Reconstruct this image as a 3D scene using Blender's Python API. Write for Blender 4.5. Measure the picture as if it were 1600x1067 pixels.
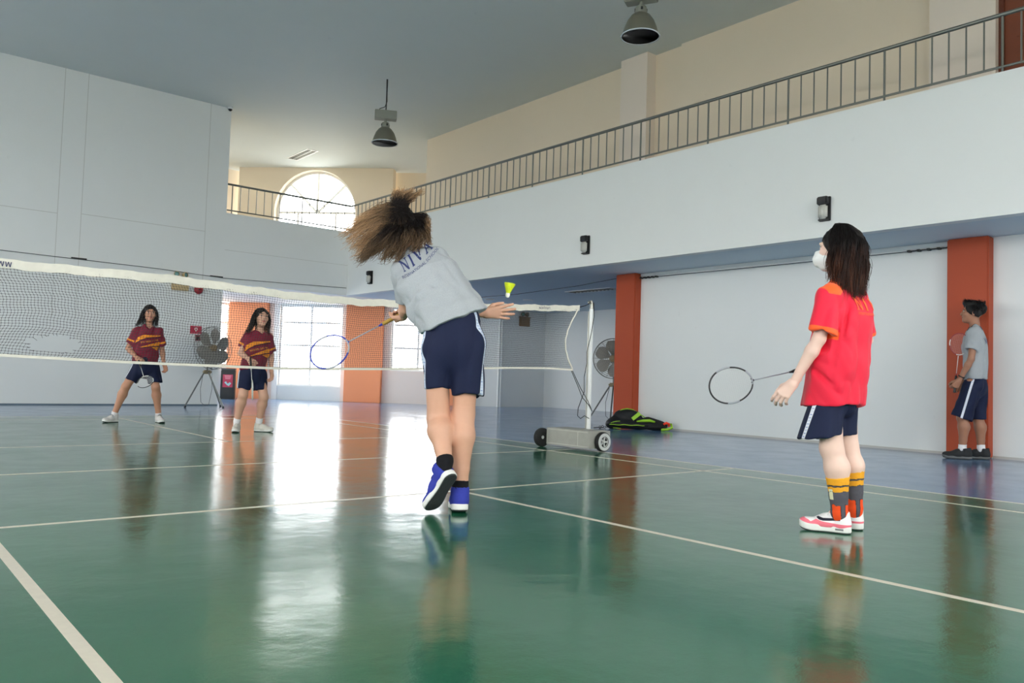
import bpy, bmesh, math, random
import numpy as np
from mathutils import Vector, Matrix, Quaternion
from mathutils.bvhtree import BVHTree

scene = bpy.context.scene
COL = scene.collection
for _o in list(bpy.data.objects):
    bpy.data.objects.remove(_o)

# ------------------------------------------------------------------ camera
# world: X across the court (right), Y along the court (away), Z up, origin under the middle of the net
CAM_POS = Vector((-3.1173, -6.1899, 0.7324))
YAW, PITCH, ROLL, FPX = 0.6980, 0.0468, 0.0315, 1252.4
_f = Vector((math.cos(PITCH)*math.sin(YAW), math.cos(PITCH)*math.cos(YAW), math.sin(PITCH)))
_r0 = Vector((math.cos(YAW), -math.sin(YAW), 0.0)); _u0 = _r0.cross(_f)
_r = _r0*math.cos(ROLL) + _u0*math.sin(ROLL)
_u = -_r0*math.sin(ROLL) + _u0*math.cos(ROLL)
_cd = bpy.data.cameras.new('camera'); cam = bpy.data.objects.new('camera', _cd); COL.objects.link(cam)
_cd.sensor_width = 36.0; _cd.sensor_fit = 'HORIZONTAL'; _cd.lens = FPX*36.0/1600.0
_cd.clip_start = 0.05; _cd.clip_end = 300
cam.matrix_world = Matrix(((_r.x, _u.x, -_f.x, CAM_POS.x), (_r.y, _u.y, -_f.y, CAM_POS.y), (_r.z, _u.z, -_f.z, CAM_POS.z), (0, 0, 0, 1)))
scene.camera = cam

# ------------------------------------------------------------------ light
SKY = 4.8
world = bpy.data.worlds.new('world'); scene.world = world; world.use_nodes = True
_bg = world.node_tree.nodes['Background']; _bg.inputs[0].default_value = (1.0, 0.985, 0.95, 1); _bg.inputs[1].default_value = SKY
scene.view_settings.view_transform = 'Standard'; scene.view_settings.look = 'None'
scene.view_settings.gamma = 1.0; scene.view_settings.use_curve_mapping = False
scene.view_settings.exposure = 1.42
scene.cycles.max_bounces = 10; scene.cycles.diffuse_bounces = 6; scene.cycles.glossy_bounces = 4
scene.cycles.transparent_max_bounces = 24; scene.cycles.sample_clamp_indirect = 6.0
scene.cycles.caustics_reflective = False; scene.cycles.caustics_refractive = False

R90 = math.pi/2
def portal(loc, sx, sy, rot):
    """guides sky light through a window opening; gives no light of its own"""
    l = bpy.data.lights.new('window_portal', 'AREA'); l.shape = 'RECTANGLE'; l.size = sx; l.size_y = sy; l.cycles.is_portal = True
    o = bpy.data.objects.new('window_portal', l); COL.objects.link(o); o.location = loc; o.rotation_euler = rot
portal((-9.25, 0.1, 2.8), 3.0, 20.8, (0, -R90, 0)); portal((-1.1, -9.9, 2.8), 16.6, 3.0, (R90, 0, 0))
portal((6.6, 13.2, 1.5), 5.2, 2.3, (-R90, 0, -math.pi/4)); portal((6.4, 13.4, 5.1), 2.3, 2.1, (-R90, 0, -math.pi/4))
portal((2.7, 12.9, 1.5), 1.8, 3.8, (0, -R90, 0)); portal((2.7, 13.25, 5.1), 1.0, 2.5, (0, -R90, 0))

# ------------------------------------------------------------------ materials
MATS = {}
def s2l(c):
    return tuple(((v/255.0)/12.92 if v/255.0 <= 0.04045 else ((v/255.0+0.055)/1.055)**2.4) for v in c)
def mat(name, rgb, rough=0.5, metal=0.0, spec=0.5, var=0.06, scale=6.0, bump=0.0, bscale=40.0, alpha=None, sheen=0.0, subs=0.0):
    """procedural principled material; rgb in display values 0..255"""
    if name in MATS: return MATS[name]
    m = bpy.data.materials.new(name); m.use_nodes = True; nt = m.node_tree; b = nt.nodes['Principled BSDF']
    c = s2l(rgb)
    tc = nt.nodes.new('ShaderNodeTexCoord')
    nz = nt.nodes.new('ShaderNodeTexNoise'); nz.inputs['Scale'].default_value = scale; nz.inputs['Detail'].default_value = 4
    nt.links.new(tc.outputs['Object'], nz.inputs['Vector'])
    mx = nt.nodes.new('ShaderNodeMix'); mx.data_type = 'RGBA'
    mx.inputs['A'].default_value = (*[v*(1-var) for v in c], 1); mx.inputs['B'].default_value = (*[min(1, v*(1+var)) for v in c], 1)
    nt.links.new(nz.outputs['Fac'], mx.inputs['Factor']); nt.links.new(mx.outputs['Result'], b.inputs['Base Color'])
    b.inputs['Roughness'].default_value = rough; b.inputs['Metallic'].default_value = metal
    b.inputs['Specular IOR Level'].default_value = spec
    if sheen: b.inputs['Sheen Weight'].default_value = sheen
    if bump:
        n2 = nt.nodes.new('ShaderNodeTexNoise'); n2.inputs['Scale'].default_value = bscale; n2.inputs['Detail'].default_value = 3
        nt.links.new(tc.outputs['Object'], n2.inputs['Vector'])
        bp = nt.nodes.new('ShaderNodeBump'); bp.inputs['Strength'].default_value = bump; bp.inputs['Distance'].default_value = 0.01
        nt.links.new(n2.outputs['Fac'], bp.inputs['Height']); nt.links.new(bp.outputs['Normal'], b.inputs['Normal'])
    MATS[name] = m
    return m

def glass_mat(name, tint=(0.96, 0.98, 1.0), gloss=0.06):
    if name in MATS: return MATS[name]
    m = bpy.data.materials.new(name); m.use_nodes = True; nt = m.node_tree; nt.nodes.clear()
    out = nt.nodes.new('ShaderNodeOutputMaterial'); mix = nt.nodes.new('ShaderNodeMixShader')
    t = nt.nodes.new('ShaderNodeBsdfTransparent'); t.inputs[0].default_value = (*tint, 1)
    g = nt.nodes.new('ShaderNodeBsdfGlossy'); g.inputs['Roughness'].default_value = 0.02
    mix.inputs[0].default_value = gloss
    nt.links.new(t.outputs[0], mix.inputs[1]); nt.links.new(g.outputs[0], mix.inputs[2]); nt.links.new(mix.outputs[0], out.inputs[0])
    MATS[name] = m
    return m

def court_floor_mat():
    m = bpy.data.materials.new('painted_court_floor'); m.use_nodes = True; nt = m.node_tree; b = nt.nodes['Principled BSDF']
    N = nt.nodes.new; L = nt.links.new
    geo = N('ShaderNodeNewGeometry'); sep = N('ShaderNodeSeparateXYZ'); L(geo.outputs['Position'], sep.inputs[0])
    def absless(sock, lim):
        a = N('ShaderNodeMath'); a.operation = 'ABSOLUTE'; L(sock, a.inputs[0])
        l = N('ShaderNodeMath'); l.operation = 'LESS_THAN'; L(a.outputs[0], l.inputs[0]); l.inputs[1].default_value = lim
        return l.outputs[0]
    mul = N('ShaderNodeMath'); mul.operation = 'MULTIPLY'; L(absless(sep.outputs['X'], 3.05), mul.inputs[0]); L(absless(sep.outputs['Y'], 6.70), mul.inputs[1])
    def tone(rgb, var, scale):
        nz = N('ShaderNodeTexNoise'); nz.inputs['Scale'].default_value = scale; nz.inputs['Detail'].default_value = 6; nz.inputs['Roughness'].default_value = 0.6
        L(geo.outputs['Position'], nz.inputs['Vector'])
        mx = N('ShaderNodeMix'); mx.data_type = 'RGBA'; c = s2l(rgb)
        mx.inputs['A'].default_value = (*[v*(1-var) for v in c], 1); mx.inputs['B'].default_value = (*[v*(1+var) for v in c], 1)
        L(nz.outputs['Fac'], mx.inputs['Factor']); return mx.outputs['Result']
    mix = N('ShaderNodeMix'); mix.data_type = 'RGBA'
    L(mul.outputs[0], mix.inputs['Factor']); L(tone((88, 124, 164), 0.18, 1.3), mix.inputs['A']); L(tone((32, 98, 70), 0.22, 1.1), mix.inputs['B'])
    L(mix.outputs['Result'], b.inputs['Base Color'])
    # worn gloss: broad patches plus fine scratches
    n1 = N('ShaderNodeTexNoise'); n1.inputs['Scale'].default_value = 2.2; n1.inputs['Detail'].default_value = 8; n1.inputs['Roughness'].default_value = 0.7
    L(geo.outputs['Position'], n1.inputs['Vector'])
    mr = N('ShaderNodeMapRange'); mr.inputs[1].default_value = 0.3; mr.inputs[2].default_value = 0.75; mr.inputs[3].default_value = 0.10; mr.inputs[4].default_value = 0.20
    L(n1.outputs['Fac'], mr.inputs[0]); L(mr.outputs[0], b.inputs['Roughness'])
    b.inputs['Specular IOR Level'].default_value = 0.75
    n2 = N('ShaderNodeTexNoise'); n2.inputs['Scale'].default_value = 5.0; n2.inputs['Detail'].default_value = 5
    L(geo.outputs['Position'], n2.inputs['Vector'])
    n3 = N('ShaderNodeTexNoise'); n3.inputs['Scale'].default_value = 140.0; n3.inputs['Detail'].default_value = 2
    L(geo.outputs['Position'], n3.inputs['Vector'])
    ad = N('ShaderNodeMath'); ad.operation = 'MULTIPLY_ADD'; L(n3.outputs['Fac'], ad.inputs[0]); ad.inputs[1].default_value = 0.06; L(n2.outputs['Fac'], ad.inputs[2])
    bp = N('ShaderNodeBump'); bp.inputs['Strength'].default_value = 0.10; bp.inputs['Distance'].default_value = 0.02
    L(ad.outputs[0], bp.inputs['Height']); L(bp.outputs['Normal'], b.inputs['Normal'])
    return m

def wall_mat(name, rgb, var=0.035, rough=0.7):
    """matt paint with faint large smudges"""
    m = bpy.data.materials.new(name); m.use_nodes = True; nt = m.node_tree; b = nt.nodes['Principled BSDF']; N = nt.nodes.new; L = nt.links.new
    geo = N('ShaderNodeNewGeometry'); c = s2l(rgb)
    nz = N('ShaderNodeTexNoise'); nz.inputs['Scale'].default_value = 0.9; nz.inputs['Detail'].default_value = 9; nz.inputs['Roughness'].default_value = 0.65
    L(geo.outputs['Position'], nz.inputs['Vector'])
    mx = N('ShaderNodeMix'); mx.data_type = 'RGBA'
    mx.inputs['A'].default_value = (*[v*(1-var) for v in c], 1); mx.inputs['B'].default_value = (*[min(1, v*(1+var)) for v in c], 1)
    L(nz.outputs['Fac'], mx.inputs['Factor'])
    # scuffs: sparse darker spots with a shape of their own
    n2 = N('ShaderNodeTexNoise'); n2.inputs['Scale'].default_value = 7.0; n2.inputs['Detail'].default_value = 5
    L(geo.outputs['Position'], n2.inputs['Vector'])
    rp = N('ShaderNodeMapRange'); rp.inputs[1].default_value = 0.70; rp.inputs[2].default_value = 0.80; rp.inputs[3].default_value = 0.0; rp.inputs[4].default_value = 0.25
    L(n2.outputs['Fac'], rp.inputs[0])
    m2 = N('ShaderNodeMix'); m2.data_type = 'RGBA'; L(rp.outputs[0], m2.inputs['Factor']); L(mx.outputs['Result'], m2.inputs['A'])
    m2.inputs['B'].default_value = (*[v*0.72 for v in c], 1)
    L(m2.outputs['Result'], b.inputs['Base Color']); b.inputs['Roughness'].default_value = rough; b.inputs['Specular IOR Level'].default_value = 0.3
    MATS[name] = m
    return m

# ------------------------------------------------------------------ mesh helpers
class MB:
    """collects shapes for ONE mesh object"""
    def __init__(s): s.v = []; s.f = []
    def add(s, vs, fs):
        o = len(s.v); s.v += [tuple(v) for v in vs]; s.f += [tuple(i+o for i in f) for f in fs]; return s
    def box(s, lo, hi, M=None):
        x0, y0, z0 = lo; x1, y1, z1 = hi
        vs = [(x0,y0,z0),(x1,y0,z0),(x1,y1,z0),(x0,y1,z0),(x0,y0,z1),(x1,y0,z1),(x1,y1,z1),(x0,y1,z1)]
        if M is not None: vs = [M @ Vector(v) for v in vs]
        return s.add(vs, [(0,3,2,1),(4,5,6,7),(0,1,5,4),(1,2,6,5),(2,3,7,6),(3,0,4,7)])
    def bbox(s, lo, hi, b=0.01):
        """box with chamfered vertical and horizontal edges"""
        bm = bmesh.new(); bmesh.ops.create_cube(bm, size=1)
        for v in bm.verts: v.co = Vector([lo[i]+(v.co[i]+0.5)*(hi[i]-lo[i]) for i in range(3)])
        bmesh.ops.bevel(bm, geom=bm.edges[:], offset=b, segments=2, affect='EDGES')
        bm.verts.ensure_lookup_table(); bm.verts.index_update()
        s.add([v.co for v in bm.verts], [[v.index for v in f.verts] for f in bm.faces]); bm.free(); return s
    def tube(s, pts, r, n=8, cap=True):
        pts = [Vector(p) for p in pts]; k = len(pts)
        rs = r if isinstance(r, (list, tuple)) else [r]*k
        up = None; rings = []
        for i, p in enumerate(pts):
            t = (pts[min(i+1, k-1)]-pts[max(i-1, 0)]).normalized()
            if up is None:
                up = Vector((0, 0, 1)) if abs(t.z) < 0.9 else Vector((1, 0, 0))
            a = (up - t*up.dot(t)).normalized(); b = t.cross(a); up = a
            rings.append([p + (a*math.cos(2*math.pi*j/n)+b*math.sin(2*math.pi*j/n))*rs[i] for j in range(n)])
        vs = [v for ring in rings for v in ring]; fs = []
        for i in range(k-1):
            for j in range(n):
                fs.append((i*n+j, i*n+(j+1) % n, (i+1)*n+(j+1) % n, (i+1)*n+j))
        if cap: fs += [tuple(reversed(range(n))), tuple((k-1)*n+j for j in range(n))]
        return s.add(vs, fs)
    def lathe(s, prof, n=24, M=None, closed=False):
        """profile (r, z) turned about z"""
        vs = []; fs = []
        for (r, z) in prof:
            for j in range(n):
                a = 2*math.pi*j/n; vs.append(Vector((r*math.cos(a), r*math.sin(a), z)))
        k = len(prof)
        for i in range(k-1):
            for j in range(n):
                fs.append((i*n+j, i*n+(j+1) % n, (i+1)*n+(j+1) % n, (i+1)*n+j))
        if closed:
            for j in range(n): fs.append(((k-1)*n+j, (k-1)*n+(j+1) % n, (j+1) % n, j))
        else:
            if prof[0][0] > 1e-5: fs.append(tuple(reversed(range(n))))
            if prof[-1][0] > 1e-5: fs.append(tuple((k-1)*n+j for j in range(n)))
        if M is not None: vs = [M @ v for v in vs]
        return s.add(vs, fs)
    def ring(s, c, axis, R, r, n=40, m=6):
        """torus"""
        q = Vector((0, 0, 1)).rotation_difference(Vector(axis)).to_matrix(); c = Vector(c); vs = []; fs = []
        for i in range(n):
            a = 2*math.pi*i/n
            for j in range(m):
                b = 2*math.pi*j/m
                vs.append(c + q @ Vector(((R+r*math.cos(b))*math.cos(a), (R+r*math.cos(b))*math.sin(a), r*math.sin(b))))
        for i in range(n):
            for j in range(m):
                fs.append((i*m+j, ((i+1) % n)*m+j, ((i+1) % n)*m+(j+1) % m, i*m+(j+1) % m))
        return s.add(vs, fs)
    def prism(s, poly, a, b, M=None):
        """polygon (2D) extruded along the third axis from a to b"""
        n = len(poly); vs = [Vector((p[0], p[1], a)) for p in poly]+[Vector((p[0], p[1], b)) for p in poly]
        if M is not None: vs = [M @ v for v in vs]
        fs = [tuple(reversed(range(n))), tuple(range(n, 2*n))]+[(i, (i+1) % n, n+(i+1) % n, n+i) for i in range(n)]
        return s.add(vs, fs)
    def build(s, name, m, parent=None, smooth=None, loc=None):
        return link_mesh(name, s.v, s.f, m, parent, smooth, loc)

def link_mesh(name, v, f, m, parent=None, smooth=None, loc=None):
    me = bpy.data.meshes.new(name); me.from_pydata([tuple(x) for x in v], [], f)
    bm = bmesh.new(); bm.from_mesh(me); bmesh.ops.recalc_face_normals(bm, faces=bm.faces[:]); bm.to_mesh(me); bm.free()
    if smooth:
        me.shade_smooth()
        if smooth is not True: me.set_sharp_from_angle(angle=math.radians(smooth))
    if m is not None: me.materials.append(m)
    o = bpy.data.objects.new(name, me); COL.objects.link(o)
    if parent is not None: o.parent = parent
    if loc is not None: o.location = loc
    return o

def thing(name, label, cat, loc=(0, 0, 0), rotz=0.0, group=None):
    o = bpy.data.objects.new(name, None); COL.objects.link(o); o.empty_display_size = 0.1
    o.location = loc; o.rotation_euler = (0, 0, rotz); o['label'] = label; o['category'] = cat
    if group: o['group'] = group
    return o
def tag(o, label, cat, group=None):
    o['label'] = label; o['category'] = cat
    if group: o['group'] = group
    return o
def struct(o, label=None, cat=None):
    o['kind'] = 'structure'
    if label: o['label'] = label
    if cat: o['category'] = cat
    return o
def sbox(name, lo, hi, m, label=None, cat=None, parent=None):
    o = MB().box(lo, hi).build(name, m, parent)
    return struct(o, label, cat) if parent is None else o
def copy_tree(src, parent=None):
    c = src.copy(); COL.objects.link(c)
    if parent is not None: c.parent = parent
    for ch in list(src.children): copy_tree(ch, c)
    return c
def frame_empty(name, loc, rotz): 
    o = bpy.data.objects.new(name, None); COL.objects.link(o); o.location = loc; o.rotation_euler = (0, 0, rotz); o.empty_display_size = 0.1
    return o
def text_verts(body, size):
    cu = bpy.data.curves.new('txt', 'FONT'); cu.body = body; cu.size = size; cu.align_x = 'CENTER'; cu.align_y = 'CENTER'; cu.resolution_u = 3
    o = bpy.data.objects.new('txt', cu); COL.objects.link(o)
    dg = bpy.context.evaluated_depsgraph_get(); dg.update(); me = o.evaluated_get(dg).to_mesh()
    v = [tuple(x.co) for x in me.vertices]; f = [tuple(p.vertices) for p in me.polygons]
    o.evaluated_get(dg).to_mesh_clear(); bpy.data.objects.remove(o); bpy.data.curves.remove(cu)
    return v, f

def print_marks(n, height, pitch, seed=1):
    """a line of print too small to read: letter-sized strokes without words"""
    rs = random.Random(seed); V = []; F = []
    def bar(x0, y0, x1, y1):
        o = len(V); V.extend([(x0, y0, 0), (x1, y0, 0), (x1, y1, 0), (x0, y1, 0)]); F.append((o, o+1, o+2, o+3))
    for i in range(n):
        x = (i-(n-1)/2)*pitch; w = pitch*0.32; t = height*0.2; h = height/2; k = rs.randrange(4)
        bar(x-w, -h, x-w+t, h)
        if k != 0: bar(x+w-t, -h, x+w, h)
        if k in (1, 2): bar(x-w+t, h-t, x+w-t, h)
        if k in (2, 3): bar(x-w+t, -t/2, x+w-t, t/2)
    return V, F
# ------------------------------------------------------------------ the hall
M_WHITE = wall_mat('white_wall_paint', (226, 229, 227))
M_CREAM = wall_mat('cream_wall_paint', (226, 212, 190))
M_CEIL = wall_mat('grey_white_ceiling_paint', (206, 211, 208))
M_SOFF = wall_mat('blue_grey_soffit_paint', (204, 217, 224))
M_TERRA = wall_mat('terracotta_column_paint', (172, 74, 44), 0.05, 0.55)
M_ORANGE = wall_mat('orange_column_paint', (240, 152, 106), 0.05, 0.55)  # orange lightened so the colour carries the haze of window glare
M_FLOOR = court_floor_mat()
M_LINE = mat('worn_white_line_paint', (214, 205, 188), 0.35, var=0.10, scale=30)
M_JOINT = mat('wall_joint_crack', (196, 197, 192), 0.8)
M_FRAMEW = mat('white_window_frame', (240, 239, 236), 0.4)
M_GLASS = glass_mat('window_glass')
M_STEEL = mat('brushed_steel', (150, 150, 142), 0.32, 0.9)
M_BLACK = mat('black_plastic', (18, 19, 20), 0.4)
M_CABLE = mat('dark_grey_cable', (70, 74, 74), 0.6)
M_GROUND = mat('pale_paving_outside', (190, 188, 180), 0.8)

Zs, Zp, Zr, Zc = 2.55, 4.0, 4.62, 6.2       # soffit, parapet top, handrail, ceiling
XP, XW, YB = 5.75, 7.05, 10.35              # parapet face, wall on the balcony side, wall behind the net

floor = sbox('floor', (-10, -10.6, -0.15), (12, 15.4, 0), M_FLOOR, 'glossy green painted badminton court with blue surround', 'floor')
def line(x0, y0, x1, y1):
    w = 0.02
    b = MB(); b.box((min(x0, x1)-w, min(y0, y1)-w, 0.0), (max(x0, x1)+w, max(y0, y1)+w, 0.0006)); b.build('court_line', M_LINE, floor)
for x in (-3.05, -2.59, 2.59, 3.05): line(x, -6.7, x, 6.7)
for y in (-6.7, -5.94, -1.98, 0.0, 1.98, 5.94, 6.7): line(-3.05, y, 3.05, y)
line(0, -6.7, 0, -1.98); line(0, 1.98, 0, 6.7)
ground = sbox('ground', (-60, -60, -0.4), (70, 70, -0.16), M_GROUND, 'pale paving outside the windows', 'ground')

ceiling = sbox('ceiling', (-10, -10.6, Zc), (12, 15.8, Zc+0.2), M_CEIL, 'flat grey-white hall ceiling', 'ceiling')

wall_back = sbox('wall_back', (-10, YB, 0), (2.9, YB+0.3, Zc), M_WHITE, 'tall white wall behind the net', 'wall')
def joint(x0, z0, x1, z1, w=0.005):
    MB().box((min(x0, x1)-w, YB-0.0015, min(z0, z1)-w), (max(x0, x1)+w, YB+0.01, max(z0, z1)+w)).build('wall_joint', M_JOINT, wall_back)
for x in (-4.6, -4.2, -0.19, 0.20, 2.48): joint(x, 1.6, x, Zc)
joint(0.20, 3.55, 2.48, 3.55); joint(-4.2, 3.5, -0.19, 3.5)
struct(MB().box((-10, YB-0.012, 0), (2.9, YB, 0.025)).build('baseboard_back', mat('grey_blue_skirting', (92, 110, 122), 0.5)), 'thin grey-blue skirting under the white net wall', 'skirting')

# parapets of the gallery
wall_pr = sbox('wall_parapet_side', (XP, -10.3, Zs-0.02), (XP+0.14, YB+0.14, Zp), M_WHITE, 'long white balcony parapet over the side aisle', 'wall')
wall_pb = sbox('wall_parapet_back', (2.9, YB, Zs-0.02), (XP, YB+0.14, Zp), M_WHITE, 'short white balcony parapet under the arched window', 'wall')
MB().box((2.9, YB-0.0015, 3.22), (XP, YB+0.005, 3.228)).build('wall_joint', M_JOINT, wall_pb)
# gallery floor / soffit
slab = [(XP+0.14, YB+0.14), (XP+0.14, -10.3), (11.8, -10.3), (11.8, 9.95), (10.05, 9.95), (9.51, YB+0.14)]
gal = MB().prism(slab, Zs, 3.7).build('ceiling_gallery', M_SOFF); struct(gal, 'blue-grey underside of the gallery over the side aisle', 'ceiling')
M_SOFP = wall_mat('lightened_soffit_paint', (232, 226, 220))  # made paler and warmer than the aisle soffit to brighten the far end
struct(MB().prism([(2.6, YB+0.14), (9.51, YB+0.14), (4.95, 15.05), (2.6, 15.1)], Zs, 3.7).build('ceiling_gallery_back', M_SOFP), 'pale underside of the gallery before the glazed diagonal wall', 'ceiling')

# wall on the gallery side: white below, cream above
wall_right = sbox('wall_right', (XW, -10.3, 0), (XW+0.2, 2.66, Zs), M_WHITE, 'white wall of the side aisle behind the masked player', 'wall')
wall_upper = sbox('wall_gallery', (XW, -10.3, 3.7), (XW+0.3, 9.2, Zc), M_CREAM, 'cream upper wall of the gallery', 'wall')
M_PINKC = wall_mat('pale_pink_cream_paint', (226, 214, 200))
for i, (y0, y1) in enumerate(((2.42, 3.0), (-2.78, -2.05))):
    struct(MB().box((XW-0.22, y0, 3.7), (XW, y1, Zc)).build('column_gallery', M_PINKC), ('pale cream pilaster on the gallery wall midway along the railing', 'pale cream pilaster beside the brown gallery door')[i], 'pillar')
struct(MB().box((XW-0.06, -9.5, 3.7), (XW, 1.85, Zc)).build('trim_1', M_CREAM), 'slightly proud cream section of the gallery wall', 'wall')
# aisle columns in terracotta
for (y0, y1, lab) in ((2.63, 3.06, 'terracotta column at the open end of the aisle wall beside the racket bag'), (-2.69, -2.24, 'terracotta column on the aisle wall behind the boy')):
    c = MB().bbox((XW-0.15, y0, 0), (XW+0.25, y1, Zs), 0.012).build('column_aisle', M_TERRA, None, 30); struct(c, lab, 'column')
# recess beyond the aisle
struct(MB().box((11.6, -3, 0), (11.8, 9.95, Zs)).build('wall_recess_side', M_WHITE), 'white side wall of the recess beyond the aisle column', 'wall')
struct(MB().box((10.0, 9.95, 0), (11.6, 10.15, Zs)).build('wall_recess_end', M_WHITE), 'short white end wall of the recess', 'wall')
struct(MB().box((XW+0.2, -3.2, 0), (11.8, -3, Zs)).build('wall_recess_near', M_WHITE), 'white wall closing the recess behind the aisle wall', 'wall')
# skirting along aisle wall
struct(MB().box((XW-0.01, -10.3, 0), (XW, -2.69, 0.03)).box((XW-0.01, -2.24, 0), (XW, 2.63, 0.03)).build('baseboard_right', mat('dirty_white_skirting', (188, 186, 180), 0.6)), 'dirty white skirting along the aisle wall', 'skirting')

# ---- diagonal glazed wall: local x runs along the wall, local y points outdoors
DG = frame_empty('wall_diagonal', (4.95, 15.05, 0), -math.pi/4); struct(DG, 'diagonal glazed wall between the orange columns', 'wall')
def dbox(name, t0, t1, z0, z1, y0, y1, m): return MB().box((t0, y0, z0), (t1, y1, z1)).build(name, m, DG)
M_PINK = wall_mat('pale_pink_white_paint', (236, 222, 212))
dbox('wall_panel', -0.2, 1.27, 0, Zs, 0, 0.2, M_PINK)
dbox('wall_panel', 1.27, 2.99, 0, 0.38, 0, 0.2, M_WHITE); dbox('wall_panel', 1.27, 2.99, 2.52, Zs, 0, 0.2, M_WHITE)
dbox('wall_panel', 2.99, 4.30, 0, Zs, 0, 0.2, M_PINK)
dbox('wall_panel', 4.30, 5.80, 0, 0.85, 0, 0.2, M_PINK); dbox('wall_panel', 4.30, 5.80, 2.52, Zs, 0, 0.2, M_PINK)
dbox('wall_panel', 5.80, 7.25, 0, Zs, 0, 0.2, M_WHITE)
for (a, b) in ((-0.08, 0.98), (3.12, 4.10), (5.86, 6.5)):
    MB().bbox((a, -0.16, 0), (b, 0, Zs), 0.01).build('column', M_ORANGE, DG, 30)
dbox('wall_panel', 1.12, 1.27, 0, Zs, -0.02, 0, M_FRAMEW)
def window(name, frame, x0, x1, z0, z1, vs, hs, y0, label):
    w = frame_empty(name, (0, 0, 0), 0); w.location = frame.location; w.rotation_euler = frame.rotation_euler
    struct(w, label, 'window')
    b = MB(); d = 0.045
    b.box((x0, y0, z0), (x0+d, y0+0.06, z1)).box((x1-d, y0, z0), (x1, y0+0.06, z1)).box((x0+d, y0, z0), (x1-d, y0+0.06, z0+d)).box((x0+d, y0, z1-d), (x1-d, y0+0.06, z1))
    b.build('window_frame', M_FRAMEW, w)
    for v in vs: MB().box((v-0.026, y0+0.005, z0+d), (v+0.026, y0+0.055, z1-d)).build('muntin', M_FRAMEW, w)
    xs = [x0+d]+list(vs)+[x1-d]
    for h in hs:
        for i in range(len(xs)-1): MB().box((xs[i]+0.02, y0+0.01, h-0.025), (xs[i+1]-0.02, y0+0.05, h+0.025)).build('muntin', M_FRAMEW, w)
    zs = [z0+d]+sorted(hs)+[z1-d]
    for i in range(len(xs)-1):
        for k in range(len(zs)-1):
            MB().box((xs[i]+0.015, y0+0.028, zs[k]+0.015), (xs[i+1]-0.015, y0+0.032, zs[k+1]-0.015)).build('pane', M_GLASS, w)
    return w
window('window_1', DG, 1.27, 2.99, 0.38, 2.52, [2.12], [0.83, 1.45, 2.06], 0.06, 'tall white-framed window between the two orange columns')
window('window_2', DG, 4.30, 5.80, 0.85, 2.52, [5.02], [1.45, 2.06], 0.06, 'white-framed window with a high sill beyond the wide orange column')
# wall left of the diagonal, with a window beside the bin
LW = frame_empty('wall_far_left', (2.6, 15.1, 0), 0); struct(LW, 'short glazed wall behind the black bin', 'wall')
MB().box((0, 0, 0), (1.0, 0.2, Zs)).build('wall_panel', M_WHITE, LW); MB().box((1.0, 0, 0), (2.3, 0.2, 0.85)).build('wall_panel', M_WHITE, LW)
MB().box((1.0, 0, 2.52), (2.3, 0.2, Zs)).build('wall_panel', M_WHITE, LW); MB().box((2.3, 0, 0), (2.4, 0.2, Zs)).build('wall_panel', M_WHITE, LW)
window('window_3', LW, 1.0, 2.3, 0.85, 2.52, [1.65], [1.45, 2.0], 0.06, 'narrow strip of window beside the black bin')
struct(MB().box((2.4, YB+0.3, 0), (2.6, 15.3, 0.6)).box((2.4, YB+0.3, 2.4), (2.6, 15.3, Zs)).box((2.4, YB+0.3, 0.6), (2.6, 11.0, 2.4)).box((2.4, 14.8, 0.6), (2.6, 15.3, 2.4)).build('wall_far_return', M_WHITE), 'white wall with unseen windows, added for light, round the corner behind the net wall', 'wall')
FW = frame_empty('wall_far_return_opening', (2.4, 11.0, 0), R90); struct(FW)
window('window_added_6', FW, 0.0, 3.8, 0.6, 2.4, [0.95, 1.9, 2.85], [1.5], -0.13, 'row of unseen windows added behind the white wall to brighten the diagonal wall'); bpy.data.objects.remove(FW)  # unseen windows, added to light the inner face of the diagonal wall

# ---- upper bay with the arched window
BAY = frame_empty('wall_arch_bay', (4.95-0.075, 15.05-0.075, 0), -math.pi/4); struct(BAY, 'cream bay with a big arched fanlight window', 'wall')
cx, cz, RA = 2.12, 5.03, 1.11
arc = [(cx-RA*math.cos(math.pi*k/28), cz+RA*math.sin(math.pi*k/28)) for k in range(29)]
poly = [(0, 3.7), (cx-RA, 3.7)]+arc+[(cx+RA, 3.7), (4.22, 3.7), (4.22, Zc), (0, Zc)]
Mxz = Matrix(((1,0,0,0),(0,0,1,0),(0,1,0,0),(0,0,0,1)))
MB().prism(poly, 0.0, 0.3, Mxz).build('wall_panel', M_CREAM, BAY)
MB().box((cx-RA, 0.02, 3.7), (cx+RA, 0.3, 4.12)).build('wall_panel', M_CREAM, BAY)
W4 = frame_empty('window_4', BAY.location, -math.pi/4); W4.rotation_euler = BAY.rotation_euler; struct(W4, 'arched fanlight window with radiating bars above the parapet', 'window')
fr = MB(); ring_o = [(cx-(RA-0.0)*math.cos(math.pi*k/28), cz+(RA-0.0)*math.sin(math.pi*k/28)) for k in range(29)]; ring_i = [(cx-(RA-0.06)*math.cos(math.pi*k/28), cz+(RA-0.06)*math.sin(math.pi*k/28)) for k in range(29)]
fr.prism([(cx-RA, 4.12)]+ring_o+[(cx+RA, 4.12), (cx+RA-0.06, 4.12)]+ring_i[::-1]+[(cx-RA+0.06, 4.12)], 0.2, 0.27, Mxz); fr.build('window_frame', M_FRAMEW, W4)
MB().box((cx-RA+0.06, 0.205, cz-0.025), (cx+RA-0.06, 0.265, cz+0.025)).build('muntin', M_FRAMEW, W4)
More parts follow.
